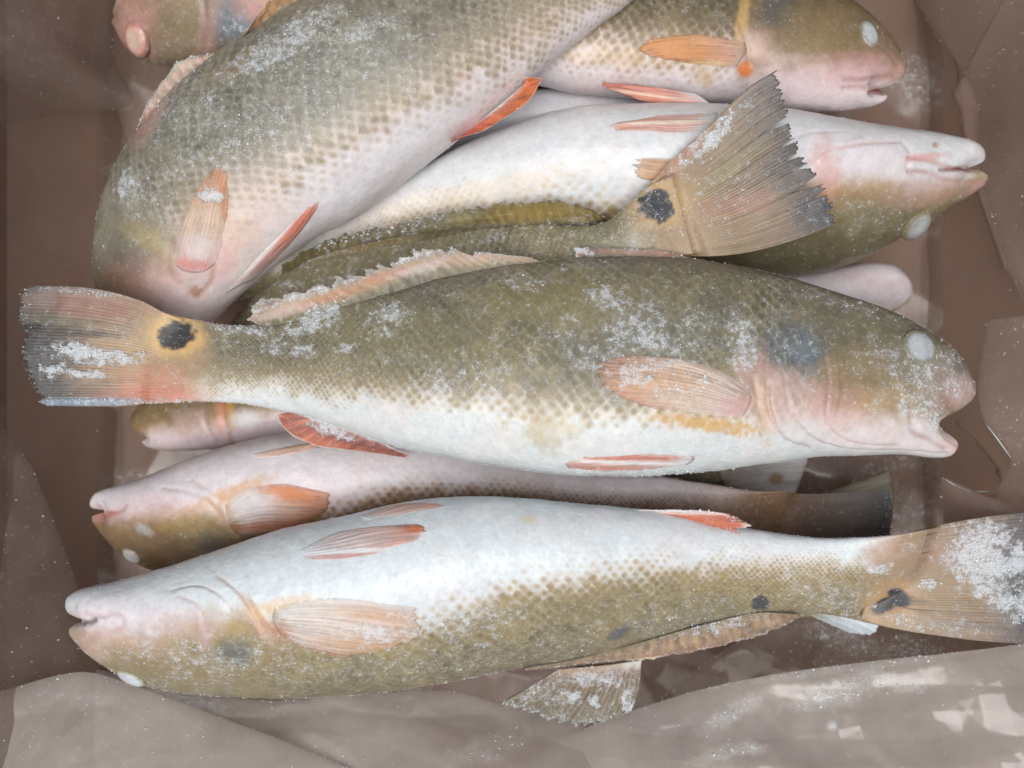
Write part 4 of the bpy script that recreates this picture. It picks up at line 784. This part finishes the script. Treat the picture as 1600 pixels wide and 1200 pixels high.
f11 = fish('F11', 'frosty olive tail fin of a buried fish sticking out below the bottom fish',
  A=[(900,1042),(930,1000),(960,950),(990,900),(1010,850)], B=[(965,1052),(1000,1010),(1050,960),(1090,910),(1090,850)],
  z=[-.06,-.07,-.09,-.12,-.14], NU=80, NV=60, roll=0, seed=89, spec=dict(small, frost0=.5, blobs=[(930,1050,60,40,0,(160,126,96),.8,.6,.4)]))
fin(f11,'tail_fin',base=[(872,1046),(940,1040),(1002,1032)],tip=[(776,1102),(830,1118),(870,1130),(910,1136),(950,1128),(984,1112)],s0=[(872,1046),(830,1072),(776,1102)],s1=[(1002,1032),(998,1075),(984,1112)],z=(-.055,-.055,-.06,-.06),nr=20,NJ=44,cb=(140,106,86),cm=(124,106,74),ct=(96,86,58),rag=.10,ray_dark=.4,frost0=.42,rimfrost=.3,thick=4,relief=2.2,wave=10,seed=90,rim=3.,
  spec=dict(frost=[(930,1055,40,16,0,.9),(900,1088,10,8,0,1.2),(928,1096,8,8,0,1.2),(980,1100,12,20,0,.9),(860,1080,50,30,0,.5)]))
f12 = fish('F12', 'deeply buried dark fish with a pale triangular tail fin marked by a brown spot',
  A=[(640,790),(760,790),(880,790),(980,786),(1080,780),(1150,772)][::-1], B=[(640,660),(760,660),(880,676),(980,700),(1080,722),(1150,742)][::-1],
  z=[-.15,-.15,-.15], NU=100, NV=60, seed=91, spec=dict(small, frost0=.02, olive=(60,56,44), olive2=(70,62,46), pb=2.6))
fin(f12,'tail_fin',base=[(1120,782),(1130,760),(1120,732)],tip=[(1236,800),(1248,760),(1268,708)],z=(-.145,-.145,-.14,-.14),nr=14,cb=(120,104,88),cm=(170,166,166),ct=(190,186,186),rag=.02,frost0=.02,seed=92,spec=dict(blobs=[(1213,748,11,10,0,(130,96,60),.9,.4,.3)]),ray_dark=.08,relief=.6)
f13 = fish('F13', 'dim fin tip of a deeply buried fish beside the dark tail at the right',
  A=[(1150,845),(1210,842),(1260,838),(1300,832)][::-1], B=[(1150,790),(1210,784),(1260,776),(1290,772)][::-1],
  z=[-.15,-.15], NU=60, NV=50, seed=93, spec=dict(small, frost0=.02))
fin(f13,'tail_fin',base=[(1270,836),(1276,800),(1270,776)],tip=[(1390,830),(1398,780),(1394,736)],z=(-.148,-.148,-.14,-.14),nr=12,cb=(120,108,84),cm=(140,132,108),ct=(150,146,130),rag=.02,frost0=.02,seed=94,spec={})
f15 = fish('F15', 'buried fish showing only a bluish white fin tip below the bottom fish',
  A=[(1120,980),(1180,972),(1240,966),(1290,962)][::-1], B=[(1120,910),(1180,904),(1240,904),(1290,914)][::-1], z=[-.09,-.09,-.09], NU=60, NV=50, seed=95, spec=dict(small))
fin(f15,'tail_fin',base=[(1262,960),(1280,930),(1284,914)],tip=[(1330,990),(1368,992),(1376,968),(1372,940)],z=(-.085,-.085,-.075,-.075),nr=12,cb=(150,140,120),cm=(196,208,214),ct=(206,218,226),rag=.06,frost0=.4,seed=96,spec={})
for f in FISH.values(): flush_ice(f)

# ================================================================== cardboard box and plastic liner
XL, XR, YB, YT, ZF, ZR = -.330, .342, -.272, .372, -.205, .15
XLr, XRr, YBr = -.415, .465, -.480
box = thing('cardboard_box', 'brown cardboard box around the whole pile of fish, lined with plastic', 'box', (0, 0, ZF - .006))
def slab(name, x0, x1, y0, y1, z0, z1, mat, parent):
    V = [(x, y, z) for x in (x0, x1) for y in (y0, y1) for z in (z0, z1)]
    F = [(0, 1, 3, 2), (4, 6, 7, 5), (0, 4, 5, 1), (2, 3, 7, 6), (0, 2, 6, 4), (1, 5, 7, 3)]
    return mesh_obj(name, V, F, mat, parent, smooth=False)
slab('bottom_panel', XLr - .012, XRr + .012, YBr - .012, YT + .012, ZF - .006, ZF, M_CARD, box)
slab('side_panel', XLr - .010, XLr - .005, YBr - .005, YT + .005, ZF, ZR, M_CARD, box)
slab('side_panel', XRr + .005, XRr + .010, YBr - .005, YT + .005, ZF, ZR, M_CARD, box)
fl = [(XRr + .0052, YBr, ZR), (XRr + .0052, YT, ZR), (XRr + .055, YT, ZR + .20), (XRr + .055, YBr, ZR + .20)]  # unseen upright flap, added to block skylight and dim the right side
mesh_obj('added_shade_flap', fl + [(x + .004, y, z) for x, y, z in fl], [(0, 1, 2, 3), (7, 6, 5, 4), (0, 4, 5, 1), (1, 5, 6, 2), (2, 6, 7, 3), (3, 7, 4, 0)], M_CARD, box, smooth=False)
slab('side_panel', XLr - .010, XRr + .010, YBr - .010, YBr - .005, ZF, ZR, M_CARD, box)
slab('side_panel', XLr - .010, XRr + .010, YT + .005, YT + .010, ZF, ZR, M_CARD, box)

liner = thing('plastic_liner', 'clear plastic liner bag with frosty folds between the fish and the box walls', 'plastic liner', (0, 0, ZF))
LINICE = []; LINSZ = []
def crumple(x, y, s, fr=4.0, n=7):
    """flat facets meeting in sharp creases, the way thin plastic buckles"""
    r = np.random.RandomState(s); o = 0
    wx = fbm(x * 6, y * 6, 0., 2, s) - .5
    for i in range(n):
        a = r.rand() * math.pi; q = (x * math.cos(a) + y * math.sin(a)) * fr * (.6 + 1.6 * r.rand()) + r.rand() * 7 + wx * .5
        o = o + np.abs(2 * (q - np.floor(q)) - 1) * (.5 + r.rand()) / fr * (1 if i % 2 else -1)
    return o * .5
def ridged(x, y, s):
    n = 0; a = 1
    for i in range(4):
        n = n + a * (1 - np.abs(2 * vn(x * 2 ** i, y * 2 ** i, 0., s + i) - 1)) ** 2; a *= .5
    return n / 1.9
def wall(p0, p1, r0, r1, inward, seed, amp=.010, ridges=(), n=(260, 120), frost=()):
    """a wrinkled sheet standing along the wall from p0 to p1, foot to rim"""
    u = np.linspace(0, 1, n[0])[:, None]; v = np.linspace(0, 1, n[1])[None]
    p0, p1, r0, r1, inw = np.array(p0), np.array(p1), np.array(r0), np.array(r1), np.array(inward); L = np.linalg.norm(p1 - p0)
    x = u * L; z = ZF + .003 + v * (ZR + .01 - ZF)
    warp = fbm(x * 9 + 0 * z, z * 9, 0., 3, seed) - .5
    d = amp * 3.2 * (crumple(x + 0 * z, z * .55 + 0 * x, seed, 5.0) + .12) + amp * .5 * (fbm(x * 9 + 0 * z, z * 6, 0., 2, seed + 3) - .3) + .003
    V = np.empty((n[0], n[1], 3)); vl = (v ** 1.2)[..., None]; V[..., :2] = (p0 + (p1 - p0) * u[..., None]) * (1 - vl) + (r0 + (r1 - r0) * u[..., None]) * vl + inw * d[..., None]; V[..., 2] = z + 0 * u
    X, Y = proj(V)
    for (pts, wd, hh) in ridges:
        pp = spl(pts, 20); dd = polydist(X, Y, pp); g = np.exp(-dd / wd) ; V[..., :2] += inw * (hh * g)[..., None]
    al = sstep(.6, .9, fbm(x * 12 + 0 * z, z * 12, 0., 4, seed + 7)) * .35
    for (cx, cy, rx, ry, ang, dn) in frost: al = np.maximum(al, dn * blobm(X, Y, cx, cy, rx, ry, ang, .6, .5, 14, seed))
    cc = np.zeros(V.shape[:2] + (4,)); cc[..., :3] = .3; cc[..., 3] = al
    mesh_obj('side_sheet', V, gridF(*V.shape[:2]), M_LINER, liner, cc)
    wt = (al ** 2 + .01).ravel(); k = np.random.choice(wt.size, 160, p=wt / wt.sum()); LINICE.append(V.reshape(-1, 3)[k] + np.append(inw, 0) * .0006); LINSZ.append(.3 + .9 * np.random.rand(160) ** 3)
wall((XL, YB), (XL, YT), (XLr, YBr), (XLr, YT), (1, 0), 101, n=(420, 200), frost=[(60,60,80,70,0,.5),(200,420,30,60,0,.4)])
wall((XR, YB), (XR, YT), (XRr, YBr), (XRr, YT), (-1, 0), 102, n=(420, 200), amp=.006, ridges=[([(1508,662),(1540,690),(1580,740)],5,.008),([(1580,740),(1565,775),(1545,790)],5,.006),([(1474,746),(1500,762),(1545,768)],4,.010),([(1590,0),(1530,120),(1532,240),(1590,420)],9,.012),([(1440,0),(1500,80),(1530,160)],8,.008)])
wall((XL, YB), (XR, YB), (XLr, YBr), (XRr, YBr), (0, 1), 103, n=(520, 160), amp=.004)
wall((XL, YT), (XR, YT), (XLr, YT), (XRr, YT), (0, -1), 104, n=(200, 80))
u = np.linspace(0, 1, 260)[:, None]; v = np.linspace(0, 1, 240)[None]
V = np.empty((260, 240, 3)); V[..., 0] = XL - .01 + (XR - XL + .02) * u + 0 * v; V[..., 1] = YB - .01 + (YT - YB + .01) * v + 0 * u
V[..., 2] = ZF + .003 + .05 * crumple(V[..., 0], V[..., 1], 105, 6.0)+ .012
cc = np.zeros((260, 240, 4)); cc[..., :3] = .3; cc[..., 3] = .6 * sstep(.4, .7, fbm(V[..., 0] * 20, V[..., 1] * 20, 0., 4, 8))
mesh_obj('bottom_sheet', V, gridF(260, 240), M_LINER, liner, cc)
def fold(edge, zs, foot, zf, seed, mat=None, amp=.006, frost=(), n=(420, 150), al0=.15, nice=700, curl=4.0, ridges=(), name='fold'):
    """a loose layer of the bag: from its free edge (image polyline at heights zs) sweeping up towards the rim"""
    e, ft = spl(edge, n[0]), spl(foot, n[0]); t = np.linspace(0, 1, n[0])
    ez = np.interp(t, np.linspace(0, 1, len(zs)), zs); fz = np.interp(t, np.linspace(0, 1, len(zf)), zf)
    E3, F3 = P(e[:, 0], e[:, 1], ez), P(ft[:, 0], ft[:, 1], fz); v = (np.linspace(0, 1, n[1]) ** 1.15)[None, :, None]
    V = E3[:, None] * (1 - v) + F3[:, None] * v
    x, y = V[..., 0], V[..., 1]; wp = fbm(x * 10, y * 10, 0., 3, seed) - .5
    k = sstep(0, .18, v[..., 0])
    V[..., 2] += (amp * 3.6 * crumple(x, y * 1.3, seed, 6.0, 8) + .030 * crumple(x, y, seed + 50, 15., 7) + amp * .7 * (fbm(x * 9, y * 12, 0., 3, seed + 1) - .5)) * (.25 + .75 * k)
    V[..., 2] -= curl * K * np.exp(-v[..., 0] * 40)
    X, Y = proj(V)
    for (pts, wd, hh) in ridges:
        dd, sd_ = polydist(X, Y, spl(pts, 20), True); V[..., 2] += hh * .55 * np.exp(-dd / (wd * 16)) * np.where(sd_ > 0, 1, np.exp(-dd / 1.5)) * sstep(0, 60, np.minimum(np.hypot(X - pts[0][0], Y - pts[0][1]), np.hypot(X - pts[-1][0], Y - pts[-1][1])))
    al = al0 * (.4 + fbm(x * 30, y * 30, 0., 4, seed + 2))
    for (cx, cy, rx, ry, ang, dn) in frost: al = np.maximum(al, dn * blobm(X, Y, cx, cy, rx, ry, ang, .6, .5, 14, seed))
    cc = np.zeros(V.shape[:2] + (4,)); cc[..., :3] = .4; cc[..., 3] = al
    Vb = V.copy(); Vb[..., 2] -= .0004
    N_ = n[0] * n[1]; idx = np.arange(N_).reshape(n); loop = np.concatenate([idx[:, 0], idx[-1, 1:], idx[-2::-1, -1], idx[0, -2:0:-1]]); l2 = np.roll(loop, -1)
    mesh_obj(name, V, gridF(*n), mat or M_FOLD, liner, cc)
    wt = (np.clip(al - .15, 0, 1) ** 2 + .004).ravel(); q = np.random.choice(wt.size, nice, p=wt / wt.sum())
    LINICE.append(V.reshape(-1, 3)[q] + (0, 0, .0004)); LINSZ.append(.5 + 1.5 * np.random.rand(nice) ** 3)
    # crystals along the free edge
    q = np.random.randint(0, n[0], nice // 4); LINICE.append(V[q, np.random.randint(0, 3, len(q))] + (np.random.rand(len(q), 3) - .5) * .001); LINSZ.append(.4 + 1.1 * np.random.rand(len(q)) ** 2)
fold([(1010,1112),(1080,1052),(1160,1000),(1240,962),(1330,965),(1430,985),(1560,990),(1720,960)],[-.13,-.135,-.14,-.14],[(950,1400),(1200,1400),(1500,1380),(1900,1330)],[-.10,-.10],211,mat=M_LINER,frost=[(1320,1000,60,26,20,.7),(1420,1010,60,20,0,.6),(1280,1010,70,40,0,.35)],nice=700,amp=.010)
fold([(150,1046),(300,1082),(430,1096),(560,1086),(700,1082),(800,1106),(940,1140),(1100,1180),(1300,1232),(1500,1290)],[-.07,-.075,-.08,-.075,-.06,-.05],[(150,1420),(600,1420),(1100,1420),(1500,1420)],[.0,.0],212,frost=[(300,1095,60,10,12,1.0),(520,1180,60,20,30,.5),(760,1170,70,22,-20,.5)],nice=350,amp=.007)
fold([(740,1290),(850,1180),(935,1130),(1000,1108),(1100,1078),(1230,1052),(1350,1036),(1480,1022),(1600,1008),(1700,994)],[-.085,-.07,-.066,-.055,-.035],[(900,1420),(1300,1420),(1600,1410),(1800,1380)],[-.005,-.005],213,frost=[(1310,1080,80,22,-18,.75),(1150,1110,60,16,-30,.6),(1170,1170,30,10,0,.8),(1420,1070,40,14,0,.6),(1120,1180,60,12,-20,.5),(1300,1135,8,8,0,1.2),(1350,1040,240,8,-8,.5)],nice=700,amp=.005)
fold([(-110,1120),(0,1082),(90,1056),(150,1054),(240,1084),(350,1124),(450,1162),(545,1204),(720,1290)],[-.04,-.045,-.05,-.045,-.03],[(-120,1420),(100,1420),(400,1420),(600,1420)],[.01,.01],214,al0=.3,frost=[(120,1092,90,14,4,.45),(250,1150,190,50,10,.32),(462,1140,20,5,12,1.3),(250,1160,120,30,-10,.3)],nice=350,amp=.006)
# the left and the right side: slack layers leaning on the walls
fold([(-60,960),(60,900),(110,1000),(140,1058),(160,1090)],[-.06,-.10,-.11,-.09],[(-300,1000),(-250,1150),(-200,1250),(-150,1400)],[.03,.03],216,mat=M_LINER,nice=80,amp=.010)
fold([(215,-60),(180,30),(176,90),(205,160),(120,175),(20,190),(-60,200)],[-.12,-.12,-.13,-.12,-.10],[(-20,-160),(-60,-100),(-120,-40),(-200,60),(-300,160)],[.01,.01],217,mat=M_LINER,nice=30,amp=.012)
fold([(1420,-60),(1455,40),(1500,100),(1528,160),(1530,250),(1560,360),(1600,470)],[-.12,-.12,-.12,-.10,-.08],[(1700,-200),(1800,-60),(1850,100),(1900,300),(1950,450)],[.02,.02],218,mat=M_LINER,nice=80,amp=.010)
fold([(-30,640),(40,720),(96,850),(140,980),(168,1080)],[-.07,-.09,-.10,-.08],[(-260,700),(-220,900),(-160,1100),(-60,1350)],[.01,.01],233,mat=M_LINER,nice=120,amp=.009,al0=.2)
fold([(1484,850),(1476,800),(1474,747),(1510,766),(1546,769),(1571,744),(1580,717),(1560,688),(1541,662),(1530,600),(1545,500)],[-.05,-.045,-.042,-.045,-.05],[(1660,960),(1720,850),(1760,720),(1740,600),(1720,480)],[.0,.0],221,n=(300,80),nice=30,al0=.22,amp=.003,curl=3,mat=M_LINER)
def crease(pts, z, r=.0009):
    """a rolled, glossy crease standing proud of the bag"""
    c = spl(pts, 60); zz = np.interp(np.linspace(0, 1, 60), np.linspace(0, 1, len(z)), z); C3 = P(c[:, 0], c[:, 1], zz)
    T = np.gradient(C3, axis=0); T /= np.linalg.norm(T, axis=1, keepdims=True); U_ = np.cross(T, [0, 0, 1.]); U_ /= np.linalg.norm(U_, axis=1, keepdims=True); W_ = np.cross(U_, T)
    th = np.linspace(0, 2 * math.pi, 13)[:-1]; rr = r * np.sin(np.linspace(.02, math.pi - .02, 60)) ** .6
    V = C3[:, None] + rr[:, None, None] * (np.cos(th)[None, :, None] * U_[:, None] + np.sin(th)[None, :, None] * W_[:, None])
    cc = np.zeros(V.shape[:2] + (4,)); mesh_obj('crease', V, gridF(60, 12, True), M_GLOSS, liner, cc)
mg_, tg_, bg2 = nodes('glossy_plastic_crease'); bg2.inputs['Base Color'].default_value = (.45, .5, .53, 1); bg2.inputs['Roughness'].default_value = .1; bg2.inputs['Specular IOR Level'].default_value = 1.0; bg2.inputs['Coat Weight'].default_value = 1.0; M_GLOSS = mg_
crease([(1476,748),(1492,758),(1516,767),(1546,768)],[-.0425,-.0425,-.0425],.0005)
crease([(1542,664),(1560,688),(1580,716)],[-.04,-.04,-.04],.00045)
crystals(liner, np.concatenate(LINICE), np.concatenate(LINSZ), name='frost')

# ground that the box stands on
V = [(-4, -4, ZF - .01), (4, -4, ZF - .01), (4, 4, ZF - .01), (-4, 4, ZF - .01)]
mg, tg, bg_ = nodes('grey_concrete'); ng = N(tg, 'ShaderNodeTexNoise'); ng.inputs['Scale'].default_value = 6
tg.links.new(mixc(tg, ng.outputs['Fac'], (.22, .21, .20, 1), (.34, .33, .31, 1)), bg_.inputs['Base Color']); bg_.inputs['Roughness'].default_value = .9
g = mesh_obj('ground', V, [(0, 1, 2, 3)], mg, None, smooth=False, kind='structure')
